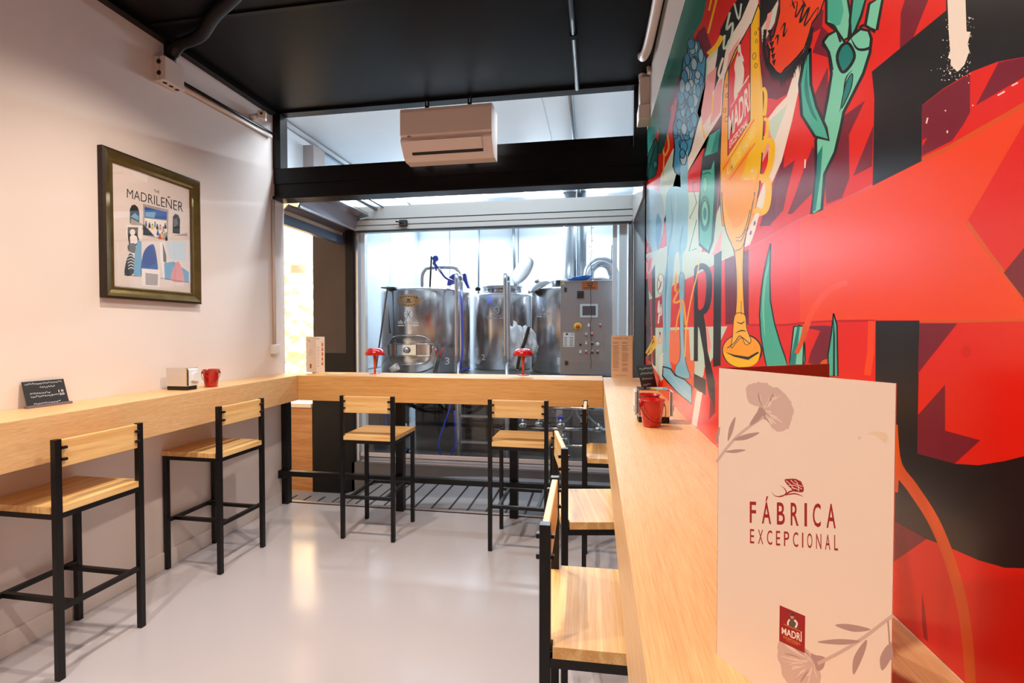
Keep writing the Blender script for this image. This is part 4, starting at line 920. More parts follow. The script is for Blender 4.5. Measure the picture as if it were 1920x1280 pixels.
P.stroke([(232, 250), (170, 292), (110, 345), (48, 425)], 11, M_fl1); P.stroke([(228, 236), (205, 255), (178, 282)], 22, M_fl2, True, True)
for lf in ([(92, 345), (98, 290), (122, 250), (112, 305)], [(112, 340), (160, 318), (215, 311), (165, 338)], [(80, 385), (125, 376), (162, 379), (120, 390)], [(46, 355), (50, 310), (62, 288), (58, 325)]): P.poly(lf, M_fl2, True)
# carnation, bottom right
bloom(P, [(290, 1118), (330, 1128), (382, 1140), (410, 1162), (428, 1192), (452, 1240), (440, 1300), (380, 1330), (330, 1290), (302, 1240), (286, 1175)], (425, 1200), 9, [(468, 1182), (432, 1172), (414, 1166), (424, 1196), (438, 1232), (462, 1222)])
P.stroke([(440, 1205), (520, 1165), (610, 1110), (690, 1050), (733, 1018)], 14, M_fl1)
for lf in ([(508, 1057), (560, 1052), (645, 1072), (580, 1082)], [(438, 1122), (520, 1110), (605, 1118), (540, 1132)], [(628, 1112), (622, 1160), (580, 1248), (580, 1180)], [(715, 1130), (725, 1180), (690, 1232), (682, 1180)], [(722, 1120), (732, 1160), (731, 1200), (716, 1170)]): P.poly(lf, M_fl2, True)
P.stroke([(712, 1040), (716, 1090), (718, 1130)], 6, M_fl2)
# red emblem and lettering
for k in range(22):
    r_ = random.Random(k + 40); u = r_.uniform(-1.0, 1.5); x = 345 + 26 * math.cos(u) * r_.uniform(.3, 1.1); y = 518 + 20 * math.sin(u * 1.6) * r_.uniform(.5, 1.1)
    P.stroke([(x - 9, y - 4), (x, y + r_.uniform(-4, 4)), (x + 9, y + 3)], 7, M_mred, True, True)
P.poly([(312, 494), (330, 490), (360, 492), (383, 515), (384, 540), (358, 540), (340, 530), (322, 512)], M_mred, True)
for q in ([(318, 497), (335, 512), (350, 530)], [(335, 494), (350, 508), (382, 520)], [(328, 515), (352, 516), (380, 530)], [(350, 495), (362, 508), (368, 538)], [(338, 525), (356, 528), (366, 534)]): P.stroke(q, 2.6, M_paper)
P.stroke([(262, 540), (275, 556), (300, 558), (318, 545), (312, 528), (296, 517)], 4.5, M_mred, True, True); P.stroke([(290, 557), (330, 550), (355, 548), (384, 558)], 5, M_mred, True, True); P.stroke([(318, 553), (328, 542), (345, 536)], 6, M_mred)
def spaced(P, s_, X0, X1, yb0, yb1, yt0, yt1, wds, m, off):
    tot = sum(wds.get(ch_, 1.0) for ch_ in s_) + .72 * (len(s_) - 1); x = 0
    for ch_ in s_:
        w_ = wds.get(ch_, 1.0); a0, a1 = x / tot, (x + w_) / tot
        L = lambda p, q, t_: p + (q - p) * t_
        ext = 0
        if ch_ in 'Á': ext = .26
        P.text(ch_, [(L(X0, X1, a0), L(yb0, yb1, a0)), (L(X0, X1, a1), L(yb0, yb1, a1)), (L(X0, X1, a1), L(yt0, yt1, a1) - ext * (L(yb0, yb1, a1) - L(yt0, yt1, a1))), (L(X0, X1, a0), L(yt0, yt1, a0) - ext * (L(yb0, yb1, a0) - L(yt0, yt1, a0)))], m, off)
        x += w_ + .72
spaced(P, 'FÁBRICA', 177, 510, 660, 682, 578, 587, {'I': .32, 'F': .8, 'Á': 1.15, 'A': 1.15}, M_mred, .012)
spaced(P, 'EXCEPCIONAL', 178, 519, 739, 768, 684, 708, {'I': .25, 'E': .8, 'L': .75}, M_mred, .006)
# red logo card printed on the cover
P.poly([(293, 979), (392, 1021), (390, 1165), (291, 1117)], M_mred)
P.poly([(330, 1042), (336, 1030), (350, 1032), (362, 1042), (366, 1068), (352, 1073), (322, 1058)], mat('print_brown', (92, 78, 68), .6))
P.poly([(333, 1014), (341, 1009), (349, 1016), (347, 1032), (336, 1030)], mat('print_skin', (196, 140, 104), .6)); P.poly([(332, 1018), (341, 1007), (350, 1014), (348, 1022), (336, 1020)], M_mblk)
P.stroke([(350, 1036), (360, 1050), (354, 1066)], 7, M_mwh); P.stroke([(331, 1034), (325, 1046), (326, 1056)], 6, M_mwh)
P.text('MADRÍ', [(301, 1089), (380, 1122), (380, 1082), (301, 1058)], M_mwh, .02); P.stroke([(308, 1052), (378, 1082)], 2, M_mor, False)
P.text('EXCEPCIONAL', [(307, 1105), (374, 1134), (374, 1126), (307, 1096)], M_mor, .02); P.text('EL ALMA DE MADRID', [(318, 1117), (364, 1137), (364, 1131), (318, 1111)], M_mor)
M_st = mat('paper_stain', (216, 194, 160), .6)
P.poly([(596, 332), (602, 325), (608, 331), (601, 338)], M_st, True); P.poly([(628, 318), (660, 308), (700, 312), (712, 330), (704, 352), (690, 345), (660, 322)], mat('paper_stain_pale', (224, 201, 176), .6), True)
P.mb.build('cover_print', P.mats, mn)

# folded menu at the left of the back bar
a = at('z', CT, 577, 699); b = at('z', CT, 594, 698); c_ = at('z', CT, 609, 697)
mn2 = thing('menu', b, 'folded paper menu with small drink pictures at the left end of the back bar', 'menu', 'folded menus standing on the bars')
a.y = b.y + .0; b2_ = Vector((at('y', b.y - .02, 593, 690).x, b.y - .02, CT)); a = Vector((at('y', b.y + .02, 574, 690).x, b.y + .02, CT)); c_ = Vector((at('y', b.y + .02, 609, 690).x, b.y + .02, CT))
def hgt(p, top): return at('y', p.y, 590, top).z - CT
hM = hgt(b2_, 631)
_, n1 = card(a, b2_, hM, M_paper, mn2, 'front_cover'); _, n2 = card(b2_, c_, hM, M_paper, mn2, 'inner_page')
P = Paint(b2_, n1, .00003); P.text('FÁBRICA', [(578, 662), (587, 660), (587, 657), (578, 659)], M_fl2); P.text('EXCEPCIONAL', [(578, 666), (587, 664), (587, 662), (578, 664)], M_fl2)
P.stroke([(578, 636), (581, 641)], 3, M_fl1); P.poly([(581, 682), (584, 682), (584, 690), (581, 690)], M_mred); P.ell(582, 656, 1, 1.2, M_fl2); P.mb.build('cover_print', P.mats, mn2)
P = Paint(b2_, n2, .00003)
for y in (642, 651, 660, 669, 678): P.poly([(603, y), (606, y), (606, y + 6), (603, y + 6)], M_mor); P.poly([(603.5, y + 4), (605.5, y + 4), (605.5, y + 6.5), (603.5, y + 6.5)], M_mred)
for k in range(11): P.poly([(594 + k % 2, 650 + k * 3.6), (598.5, 650 + k * 3.6), (598.5, 650.9 + k * 3.6), (594 + k % 2, 650.9 + k * 3.6)], M_fl2)
P.poly([(592.5, 634.5), (599, 634.5), (599, 635.3), (592.5, 635.3)], M_mblk)
P.mb.build('page_print', P.mats, mn2)
# kraft menu at the right end of the back bar
a = at('z', CT, 1146, 708); b = at('z', CT, 1185, 707.5); b = Vector((b.x, a.y, CT)); hM = hgt(a, 628)
mn3 = thing('menu', a, 'kraft coloured price menu standing at the right end of the back bar', 'menu', 'folded menus standing on the bars')
_, n3 = card(a, b, hM, M_kraft, mn3, 'page'); card(a + Vector((0, .002, 0)), Vector((b.x + .01, b.y + .05, CT)), hM, M_kraft, mn3, 'back_cover')
P = Paint(a, n3, .00003)
P.text('NUESTRAS TAPAS', [(1151, 635.5), (1178, 635.5), (1178, 633), (1151, 633)], M_mred)
rn = random.Random(6)
for col_ in (1149, 1166):
    y = 641
    while y < 697:
        if rn.random() > .16: P.poly([(col_, y), (col_ + rn.uniform(7, 13), y), (col_ + 12, y + .8), (col_, y + .8)], M_kink)
        y += 2.0
P.poly([(1153, 703), (1176, 703), (1176, 703.6), (1153, 703.6)], M_kink)
P.mb.build('page_print', P.mats, mn3)

# ------------------------------------------------------------------ framed poster on the left wall
XPp = XL + .028
pts = [at('x', XL + .03, *p) for p in ((190, 271), (375, 340), (378, 568), (197, 560))]
py0 = (pts[0].y + pts[3].y) / 2; py1 = (pts[1].y + pts[2].y) / 2; pz1 = (pts[0].z + pts[1].z) / 2; pz0 = (pts[2].z + pts[3].z) / 2
pf_ = thing('picture_frame', (XL, (py0 + py1) / 2, pz0), 'framed illustrated poster in an antique gilt frame on the left wall', 'picture')
W_ = .066
prof = [(0, 0, M_frameD), (0, .030, 0), (.012, .036, 0), (.028, .030, 0), (.045, .022, 0), (.060, .024, 0), (W_, .016, 0), (W_, 0, 0)]
mb = MB(); rg = []
for d, x, _m in prof: rg.append([mb.bm.verts.new((XL + x, yy, zz)) for yy, zz in ((py0 + d, pz0 + d), (py1 - d, pz0 + d), (py1 - d, pz1 - d), (py0 + d, pz1 - d))])
for i in range(len(rg) - 1):
    for k in range(4):
        f = mb.bm.faces.new([rg[i][k], rg[i + 1][k], rg[i + 1][(k + 1) % 4], rg[i][(k + 1) % 4]]); f.material_index = 1 if i in (0, 1, 6) else 0
bmesh.ops.recalc_face_normals(mb.bm, faces=mb.bm.faces[:])
mb.build('frame', [M_frame, M_frameD], pf_)
MB().box(XL + .002, XL + .012, py0 + W_ - .005, py1 - W_ + .005, pz0 + W_ - .005, pz1 - W_ + .005).build('poster', mat('poster_paper', (226, 214, 208), .6), pf_)
MB().box(XL + .0165, XL + .018, py0 + W_ - .004, py1 - W_ + .004, pz0 + W_ - .004, pz1 - W_ + .004).build('glazing', M_pglass, pf_)
C = lambda n_, c_, r_=.6: mat(n_, c_, r_)
pK, pG, pGd, pB, pLB, pW, pY, pR, pP = C('poster_black', (30, 30, 34)), C('poster_grey', (168, 160, 156)), C('poster_darkgrey', (104, 100, 100)), C('poster_blue', (30, 78, 160)), C('poster_sky', (110, 165, 200)), C('poster_white', (238, 232, 228)), C('poster_yellow', (235, 190, 50)), C('poster_red', (205, 50, 40)), C('poster_pink', (222, 150, 150))
P = Paint((XL + .0122, 0, 0), (1, 0, 0), .00001); P.view(160, 240, 3.557)
P.text('THE', [(457, 428), (494, 437), (494, 418), (457, 409)], pK); P.text('MADRILEÑER', [(278, 463), (652, 560), (652, 478), (278, 388)], pK, -.004)
P.poly([(297, 635), (297, 540), (310, 515), (330, 510), (350, 528), (360, 560), (360, 650)], pK); P.poly([(302, 590), (330, 565), (356, 590), (356, 620), (320, 600)], pLB); P.poly([(305, 600), (390, 645), (385, 680), (300, 640)], pG)
P.poly([(385, 505), (555, 545), (550, 750), (385, 715)], pG); P.poly([(395, 525), (545, 560), (542, 612), (395, 595)], pB); P.poly([(400, 560), (470, 560), (460, 600), (400, 590)], pLB); P.poly([(385, 640), (460, 720), (385, 712)], pK); P.poly([(395, 600), (540, 618), (545, 690), (470, 730), (395, 640)], pW)
rn = random.Random(1)
for x, y, m_ in ((405, 630, pGd), (428, 640, pK), (447, 650, pY), (465, 636, pLB), (480, 650, pK), (500, 655, pP), (533, 645, pK), (483, 690, pB), (512, 705, pY), (497, 715, pR), (540, 725, pK), (520, 668, pG)):
    P.poly([(x - 8, y + 26), (x - 6, y), (x + 6, y), (x + 9, y + 26)], m_); P.ell(x, y - 6, 5, 6, pGd)
P.poly([(582, 700), (584, 590), (600, 570), (620, 580), (632, 610), (630, 705)], pK); P.poly([(588, 610), (610, 600), (618, 640), (590, 665)], pGd); P.poly([(570, 725), (680, 700), (682, 722), (600, 715)], pG)
P.poly([(275, 645), (380, 650), (378, 745), (270, 720)], pW); P.poly([(282, 660), (352, 662), (350, 730), (282, 720)], pGd)
P.poly([(290, 760), (285, 720), (300, 690), (320, 672), (340, 700), (356, 740), (345, 780), (300, 790)], pK, True); P.ell(315, 695, 18, 22, pW); P.poly([(300, 720), (340, 720), (345, 765), (305, 775)], pW, True); P.poly([(285, 780), (330, 770), (335, 830), (290, 820)], pGd, True)
P.poly([(262, 975), (275, 880), (300, 835), (330, 870), (335, 930), (310, 980)], pK, True)
for k in range(5): P.stroke([(278 + k * 2, 860 + k * 20), (305, 850 + k * 20), (330, 868 + k * 18)], 5, pW)
P.poly([(322, 985), (330, 830), (350, 745), (375, 760), (375, 985)], pLB); P.poly([(375, 985), (385, 840), (430, 780), (465, 800), (480, 990)], pB, True); P.poly([(390, 920), (395, 820), (430, 785), (460, 820), (468, 900)], C('poster_deep_blue', (24, 50, 140)), True)
P.poly([(375, 935), (498, 945), (495, 1060), (378, 1050)], pW); P.poly([(400, 965), (485, 975), (482, 1050), (402, 1045)], pG)
P.poly([(495, 760), (525, 760), (545, 900), (560, 1005), (520, 1005), (500, 870)], pW); P.poly([(525, 900), (590, 890), (690, 960), (690, 1030), (530, 1008)], pLB); P.poly([(570, 1010), (600, 905), (625, 895), (650, 960), (655, 1025)], pP, True); P.poly([(515, 760), (540, 850), (540, 900), (520, 890)], pGd)
P.poly([(540, 755), (668, 755), (668, 890), (560, 870)], C('poster_paleblue', (196, 214, 224)))
P.stroke([(258, 980), (375, 990)], 3, pK, False); P.stroke([(500, 1000), (690, 1030)], 3, pK, False)
P.mb.build('artwork', P.mats, [o for o in pf_.children if o.name.startswith('poster')][0])

# ------------------------------------------------------------------ the painted mural on the right wall
def mc(n, c): return mat('mural_' + n, c, .24, var=.03, vscale=6, bump=.06, bscale=25, spec=.4)
mR, mRd, mOr, mOrD, mMa, mBk = mc('red', (222, 32, 18)), mc('deep_red', (186, 10, 10)), mc('orange', (236, 70, 24)), mc('spray_orange', (214, 84, 20)), mc('maroon', (118, 20, 42)), mc('black', (28, 25, 27))
mTe, mTeD, mTeL, mMi, mPk, mWh = mc('teal', (70, 178, 158)), mc('teal_dark', (20, 128, 124)), mc('teal_light', (118, 206, 180)), mc('mint', (196, 220, 204)), mc('pink', (240, 160, 160)), mc('white', (236, 226, 216))
mYe, mYo, mOc, mBl, mBlL, mBlP, mGr = mc('yellow', (246, 196, 20)), mc('amber', (248, 165, 24)), mc('gold', (250, 186, 60)), mc('blue', (70, 150, 196)), mc('blue_light', (130, 190, 214)), mc('blue_pale', (160, 196, 216)), mc('green', (24, 84, 74))
mRo, mSa, mGt = mc('rose', (226, 80, 74)), mc('salmon', (240, 116, 76)), mc('teal_fade', (40, 130, 116))
P = Paint((XR - .0003, 0, 0), (-1, 0, 0), .000003)
zt_ = at('x', XR, 1304, 0).z
P.m(mR); P.mb.poly([Vector((XR - .0003, 3.598, CT + .002)), Vector((XR - .0003, -1.4, CT + .002)), Vector((XR - .0003, -1.4, zt_)), Vector((XR - .0003, 3.598, zt_))])
def yz(y, z):
    v = Vector((XR, y, z)) - EYE; d = v.dot(CF); return (960 + FPX * v.dot(CR) / d, 640 - FPX * v.dot(CU) / d)
A = lambda: P.view(1180, 0, 3.0476)
B = lambda: P.view(1500, 0, 3.0476)
Cc = lambda: P.view(1180, 380, 3.0476)
D = lambda: P.view(1500, 380, 3.0476)
Ee = lambda: P.view(1640, 760, 2.461)
Ff = lambda: P.view(1200, 160, 3.765)
Gg = lambda: P.view(1200, 440, 3.2)
W = lambda: P.view(0, 0, 1.0)
def clipY(pts): return pts
# --- far left backdrop
P.view(1200, 0, 2.6236); P.poly([(240, -60), (360, -60), (330, 60), (240, 210), (215, 300), (185, 430), (165, 530), (120, 580), (60, 700), (22, 800), (18, 700)], mGt)
P.poly([(1208, 420), (1245, 330), (1290, 300), (1300, 560), (1265, 700), (1208, 690)], mBlP)
A(); P.poly([(450, -40), (620, -40), (590, 60), (520, 200), (440, 235), (395, 180), (430, 60)], mR)
P.poly([(395, 180), (430, 150), (470, 270), (445, 330), (330, 620), (240, 720), (150, 900), (200, 640), (290, 420)], mMa)
P.poly([(285, 500), (275, 700), (205, 790), (200, 700), (250, 590)], mR)
P.poly([(250, 760), (240, 1000), (190, 1090), (170, 1000), (200, 870)], mR)
P.poly([(180, 1000), (250, 850), (440, 700), (520, 700), (540, 420), (600, 300), (560, 200), (500, 260), (440, 340), (430, 620), (335, 800), (335, 980), (250, 1170), (190, 1290), (150, 1290)], mMi)
P.poly([(740, -40), (735, 40), (700, 130), (600, 290), (565, 400), (535, 640), (440, 790), (335, 980), (335, 820), (430, 640), (450, 350), (540, 260), (640, 90), (700, -40)], mWh)
P.poly([(520, 170), (585, 40), (640, -30), (700, -30), (640, 110), (560, 240), (530, 400), (478, 535), (470, 500), (500, 330)], mBk)
P.poly([(445, 430), (500, 380), (470, 640), (420, 720), (410, 640)], mPk); P.poly([(490, 500), (535, 430), (520, 640), (460, 720)], mPk); P.poly([(560, 320), (640, 200), (600, 300), (555, 410)], mPk)
P.poly([(335, 985), (420, 850), (470, 830), (410, 1160), (330, 1240)], mR)
P.poly([(440, 790), (535, 640), (530, 720), (455, 770)], mMa)
P.poly([(530, 740), (500, 1280), (520, 1280), (525, 900)], mBk)
# yellow marks and pale script on the left
P.stroke([(500, -10), (450, 190)], 11, mYe, False); P.stroke([(530, 205), (500, 260), (450, 310)], 26, mYe); P.stroke([(455, 60), (470, -10)], 10, mYe)
P.stroke([(575, 70), (555, 170), (590, 130), (580, 220), (540, 280), (545, 200)], 12, mMi); P.stroke([(600, 20), (625, 110), (640, 20)], 10, mMi); P.stroke([(535, 330), (510, 420), (535, 440), (560, 330), (555, 300)], 12, mWh)
P.stroke([(215, 745), (195, 830), (200, 890), (225, 840), (215, 750)], 9, mOc); P.stroke([(200, 870), (195, 1000), (215, 1010)], 7, mOc); P.stroke([(480, 520), (470, 660)], 7, mYe, False); P.stroke([(412, 700), (430, 790)], 8, mYe, False)
# green head, far left
P.poly([(150, 790), (165, 850), (160, 960), (140, 1010), (92, 1020), (95, 930), (120, 850)], mGr, True, mBk, 5)
for k in range(5): P.stroke([(100 + k * 8, 990 - k * 26), (118 + k * 6, 960 - k * 26), (112 + k * 8, 930 - k * 22)], 4, mBk)
P.ell(148, 940, 12, 22, mGt, 0, mBk, 5); P.poly([(190, 640), (235, 640), (215, 760), (185, 870), (165, 850), (175, 720)], mGr, True, mBk, 4)
# pale bear and trunk of the statue
Cc(); P.poly([(85, -60), (175, -60), (200, 60), (190, 180), (160, 300), (140, 330), (120, 250), (95, 190)], mBlP, True); P.poly([(110, -40), (130, 60), (150, 200), (130, 260), (112, 120)], mBlL, True); P.poly([(160, 60), (185, 130), (165, 280), (150, 180)], mBl, True)
P.poly([(80, 300), (200, 255), (330, 165), (420, 220), (400, 400), (245, 480), (150, 550), (90, 560)], mMi); P.poly([(80, 320), (130, 310), (130, 540), (85, 450)], mRo); P.stroke([(102, 330), (130, 315), (122, 390), (104, 395), (100, 340)], 10, mPk)
P.poly([(170, 410), (195, 425), (190, 500), (175, 520), (160, 490)], mWh, True, mBk, 3); P.stroke([(165, 430), (180, 470), (165, 500), (185, 450)], 3, mBk)
P.poly([(600, 290), (690, 262), (690, 700), (600, 700)], mR)
P.poly([(245, 475), (400, 400), (545, 320), (600, 300), (600, 712), (245, 712)], mR); P.poly([(85, 560), (160, 540), (200, 540), (200, 712), (85, 712)], mRd)
P.poly([(545, 325), (688, 265), (690, 695), (550, 695)], mMa)
P.poly([(148, 714), (560, 706), (535, 760), (480, 880), (410, 1010), (360, 1280), (340, 1200), (200, 1030), (130, 930)], mMi)
P.poly([(195, 730), (375, 720), (372, 1060), (415, 1000), (360, 1275), (190, 1020)], mSa); P.poly([(340, 714), (420, 712), (400, 900), (350, 900)], mMi); P.poly([(420, 720), (450, 712), (470, 820), (430, 930)], mPk)
P.poly([(195, 880), (372, 1000), (372, 1290), (350, 1290), (190, 1060)], mOr); P.poly([(430, 940), (500, 930), (500, 1290), (375, 1290), (410, 1080)], mR); P.poly([(385, 1075), (418, 1085), (385, 1280), (355, 1262)], mWh)
P.poly([(470, 1040), (490, 1010), (490, 1200), (455, 1240)], mMa)
P.poly([(330, -60), (420, -60), (400, 160), (390, 260), (330, 330)], mMi); P.poly([(500, 60), (530, -20), (600, 300), (530, 330), (400, 400), (400, 280), (460, 285)], mMi); P.poly([(470, 300), (510, 200), (530, 150), (520, 290)], mPk)
# trunk
P.poly([(215, -60), (330, -60), (335, 120), (328, 250), (305, 300), (300, 430), (290, 500), (285, 300), (262, 300), (250, 420), (240, 520), (235, 700), (228, 880), (240, 945), (190, 940), (192, 700), (188, 520), (200, 420), (215, 300)], mBlL, True)
for q in ([(235, -50), (245, 120), (225, 260), (212, 420), (205, 620), (208, 860)], [(300, -50), (310, 100), (290, 240), (292, 300)]): P.stroke(q, 9, mBl, True, True)
for q in ([(265, -50), (262, 90), (245, 240)], [(222, 300), (230, 430), (215, 560), (218, 760)]): P.stroke(q, 12, mBlP, True, True)
P.poly([(285, 430), (315, 430), (312, 720), (322, 900), (345, 1000), (270, 985), (262, 940), (290, 880), (288, 700)], mBlL, True, mBk, 3); P.stroke([(300, 480), (298, 720), (312, 940)], 8, mBlP, True, True)
P.poly([(190, 935), (235, 948), (262, 985), (320, 1012), (357, 1052), (357, 1150), (270, 1080), (190, 990)], mBlL, False, mBk, 8); P.stroke([(200, 965), (240, 985), (290, 1050), (350, 1110)], 5, mBlP)
P.stroke([(170, 560), (165, 620), (182, 640), (178, 580), (165, 690)], 8, mWh); P.stroke([(172, 730), (185, 790), (168, 800), (175, 740)], 7, mPk); P.stroke([(195, 860), (175, 900), (180, 1020), (190, 880)], 6, mWh)
# letters on the left
P.poly([(88, 445), (105, 430), (122, 700), (125, 910), (110, 900), (95, 640)], mBk); P.poly([(128, 385), (147, 350), (150, 935), (134, 925)], mBk); P.poly([(88, 700), (100, 700), (125, 860), (110, 870), (90, 880)], mBk)
P.stroke([(95, 860), (142, 780), (118, 860), (152, 800), (140, 760)], 12, mYe); P.stroke([(105, 870), (152, 820)], 10, mYe, False)
P.poly([(370, 375), (390, 358), (392, 560), (392, 905), (368, 905)], mBk); P.stroke([(382, 378), (420, 362), (452, 400), (456, 500), (440, 600), (395, 640)], 34, mBk)
P.poly([(390, 600), (425, 640), (438, 720), (448, 850), (468, 930), (486, 1010), (490, 1170), (458, 1110), (440, 1010), (425, 860), (400, 720), (390, 700)], mBk); P.poly([(484, 300), (528, 272), (522, 930), (478, 938)], mBk); P.poly([(368, 975), (438, 1010), (436, 1100), (368, 1052)], mBk)
P.stroke([(402, 320), (385, 420), (355, 540), (325, 720), (318, 880)], 7, mOc); P.stroke([(270, 400), (262, 500), (282, 495), (255, 560), (270, 570), (305, 560), (318, 640), (322, 700)], 12, mYo); P.stroke([(300, 570), (275, 660), (265, 740)], 8, mYo)
# flower crown (blue)
A(); crown = [(340, 240), (368, 232), (402, 240), (412, 300), (438, 325), (434, 400), (428, 480), (405, 560), (385, 640), (395, 680), (350, 860), (332, 900), (325, 950), (285, 1000), (262, 985), (250, 950), (258, 860), (252, 720), (270, 640), (280, 520), (300, 400), (308, 330), (330, 300)]
P.poly(crown, mBl, False, mBk, 8); P.poly([(335, 850), (290, 960), (300, 1290), (335, 1290)], mBlL)
def inside(x, y, pg):
    r = False
    for i in range(len(pg)):
        x1_, y1_ = pg[i - 1]; x2_, y2_ = pg[i]
        if (y1_ > y) != (y2_ > y) and x < (x2_ - x1_) * (y - y1_) / (y2_ - y1_) + x1_: r = not r
    return r
rn = random.Random(12); n = 0
while n < 58:
    x, y = rn.uniform(250, 440), rn.uniform(235, 1000)
    if inside(x, y, crown) and inside(x + 12, y + 30, crown) and inside(x - 10, y, crown):
        n += 1; w_, h_ = rn.uniform(13, 22), rn.uniform(40, 76); m_ = rn.choice([mBl, mBl, mBlL, mBl, mBlP])
        k0 = P.k; P.poly([(x, y - h_ * .6), (x + w_, y - h_ * .1), (x + w_ * .5, y + h_ * .5), (x - w_ * .6, y + h_ * .45), (x - w_, y - h_ * .2)], m_, True, mBk, 4.5)
# green player-like box
Ff(); P.poly([(490, 345), (575, 290), (572, 440), (560, 620), (540, 900), (520, 1100), (488, 1190), (415, 1130), (410, 900), (425, 650), (440, 500)], mBk)
P.poly([(492, 352), (565, 305), (545, 470), (455, 500)], mTe); P.poly([(540, 330), (566, 308), (548, 470), (500, 480)], mTeD)
P.poly([(440, 600), (500, 590), (525, 520), (528, 700), (505, 1100), (482, 1170), (418, 1110), (420, 900), (430, 700)], mTe, False, mBk, 3)
P.ell(458, 905, 34, 125, mTeD, 0, mBk, 4); P.ell(458, 905, 24, 90, mTeL, 0, mBk, 4); P.ell(458, 905, 12, 45, mTeD); P.ell(460, 700, 16, 55, mTeL, 0, mTeD, 4); P.stroke([(445, 630), (475, 615), (500, 625)], 6, mBk)
P.stroke([(415, 680), (368, 690), (400, 830), (350, 940), (400, 950), (345, 1170), (400, 1150)], 6, mTeD, False)
# right zone: maroon shades, stripes
A(); P.poly([(750, 60), (860, -20), (960, -20), (1110, 60), (1100, 160), (1045, 190), (990, 330), (900, 540), (840, 570), (790, 560), (770, 640), (765, 500), (750, 260)], mMa)
P.poly([(750, 160), (855, -20), (745, -20)], mBk); P.poly([(755, 160), (850, 0), (860, -20), (830, 130), (760, 260)], mMi); P.poly([(790, 80), (820, 60), (790, 190), (760, 250)], mPk)
P.poly([(1040, 210), (985, 380), (975, 480), (930, 690), (870, 920), (800, 1080), (745, 1230), (715, 1290), (695, 1290), (720, 1180), (790, 980), (800, 760), (790, 680), (850, 600), (900, 550), (940, 420), (1005, 270)], mWh)
P.poly([(800, 690), (905, 595), (860, 720), (830, 800), (800, 800)], mMi); P.poly([(760, 790), (800, 740), (820, 800), (760, 930)], mPk); P.poly([(790, 590), (905, 545), (790, 665)], mR)
P.poly([(1045, 300), (1140, 330), (1150, 200), (1100, 150)], mMa); P.poly([(1045, 400), (1140, 345), (1140, 600), (1075, 700), (1045, 520)], mR); P.poly([(1050, 560), (1135, 380), (1135, 640), (1110, 690), (1060, 640)], mMa)
# zigzag shades under the plant
P.poly([(885, 880), (882, 960), (945, 915), (900, 1100), (880, 1200), (800, 1290), (745, 1290), (805, 1090)], mMa); P.poly([(1048, 835), (1060, 860), (1068, 1080), (1000, 1150), (930, 1222), (905, 1222), (945, 1120), (1000, 960)], mMa)
B(); P.poly([(245, 665), (372, 574), (280, 770), (282, 1020), (240, 1130), (150, 1165), (140, 1000), (200, 880), (235, 720)], mMa); P.poly([(420, 715), (412, 950), (303, 1006)], mMa); P.poly([(605, -20), (575, 75), (570, 288), (640, 232), (735, -5), (735, -20)], mMa)
P.poly([(835, -20), (835, 60), (640, 220), (410, 410), (425, 560), (415, 1060), (695, 920), (697, 602), (820, 505), (980, 410), (1130, 352), (1280, 325), (1700, 250), (1700, -20)], mBk)
P.poly([(697, 604), (820, 508), (972, 420), (972, 640), (935, 710), (870, 803), (697, 890)], mMa); P.poly([(700, 800), (728, 785), (700, 835)], mR); P.poly([(1005, 602), (1135, 355), (1280, 327), (1400, 330), (1280, 440)], mMa)
P.poly([(842, -20), (945, -20), (952, 180), (975, 182), (958, 250), (968, 290), (940, 370), (900, 410), (860, 370), (862, 340), (845, 330), (858, 290), (850, 180)], mWh)
rn = random.Random(22)
for k in range(110):
    u = rn.gauss(0, 1); x = 890 + rn.gauss(0, 55); y = 380 + abs(rn.gauss(0, 45)) if k % 2 else rn.uniform(100, 420); x = x if k % 2 else rn.choice([845, 965]) + rn.gauss(0, 14); r_ = rn.uniform(1.2, 4); P.ell(x, y, r_, r_, mWh, n=7)
for x, y, x2_, y2_ in ((722, 705, 730, 672), (842, 745, 842, 760), (828, 630, 834, 634), (1130, 545, 1170, 522), (1210, 490, 1245, 472), (30, 910, 28, 960), (985, 600, 990, 604)): P.stroke([(x, y), (x2_, y2_)], 8, mWh, False)
# orange ribbon
W(); P.poly([(1404, 467), (1500, 413), (1580, 378), (1636, 349), (1729, 302), (1820, 255), (1920, 197), (2060, 110), (1990, 190), (1920, 232), (1813, 416), (1882, 511), (1935, 590), (1935, 599), (1640, 600), (1500, 608), (1404, 608)], mOr)
P.poly([(1404, 467), (1500, 413), (1500, 606), (1404, 608)], mc('ribbon_red_sheen', (232, 54, 34)))  # redder left end: paint gradient and wall sheen, both put into the colour
P.stroke([(1404, 465), (1500, 411), (1580, 375), (1636, 347)], 4, mRo, False); P.stroke([(1729, 300), (1780, 276), (1850, 236), (1925, 193)], 8, mOrD, False); P.stroke([(1404, 609), (1470, 609), (1510, 605), (1560, 602), (1640, 601)], 4, mRd); P.stroke([(1724, 602), (1820, 602), (1940, 599)], 5, mOrD, False)
P.stroke([(1813, 416), (1850, 468), (1882, 511), (1920, 560)], 8, mOrD, False); P.poly([(1882, 511), (1922, 462), (1990, 400), (1990, 600), (1940, 590), (1920, 560)], mMa)
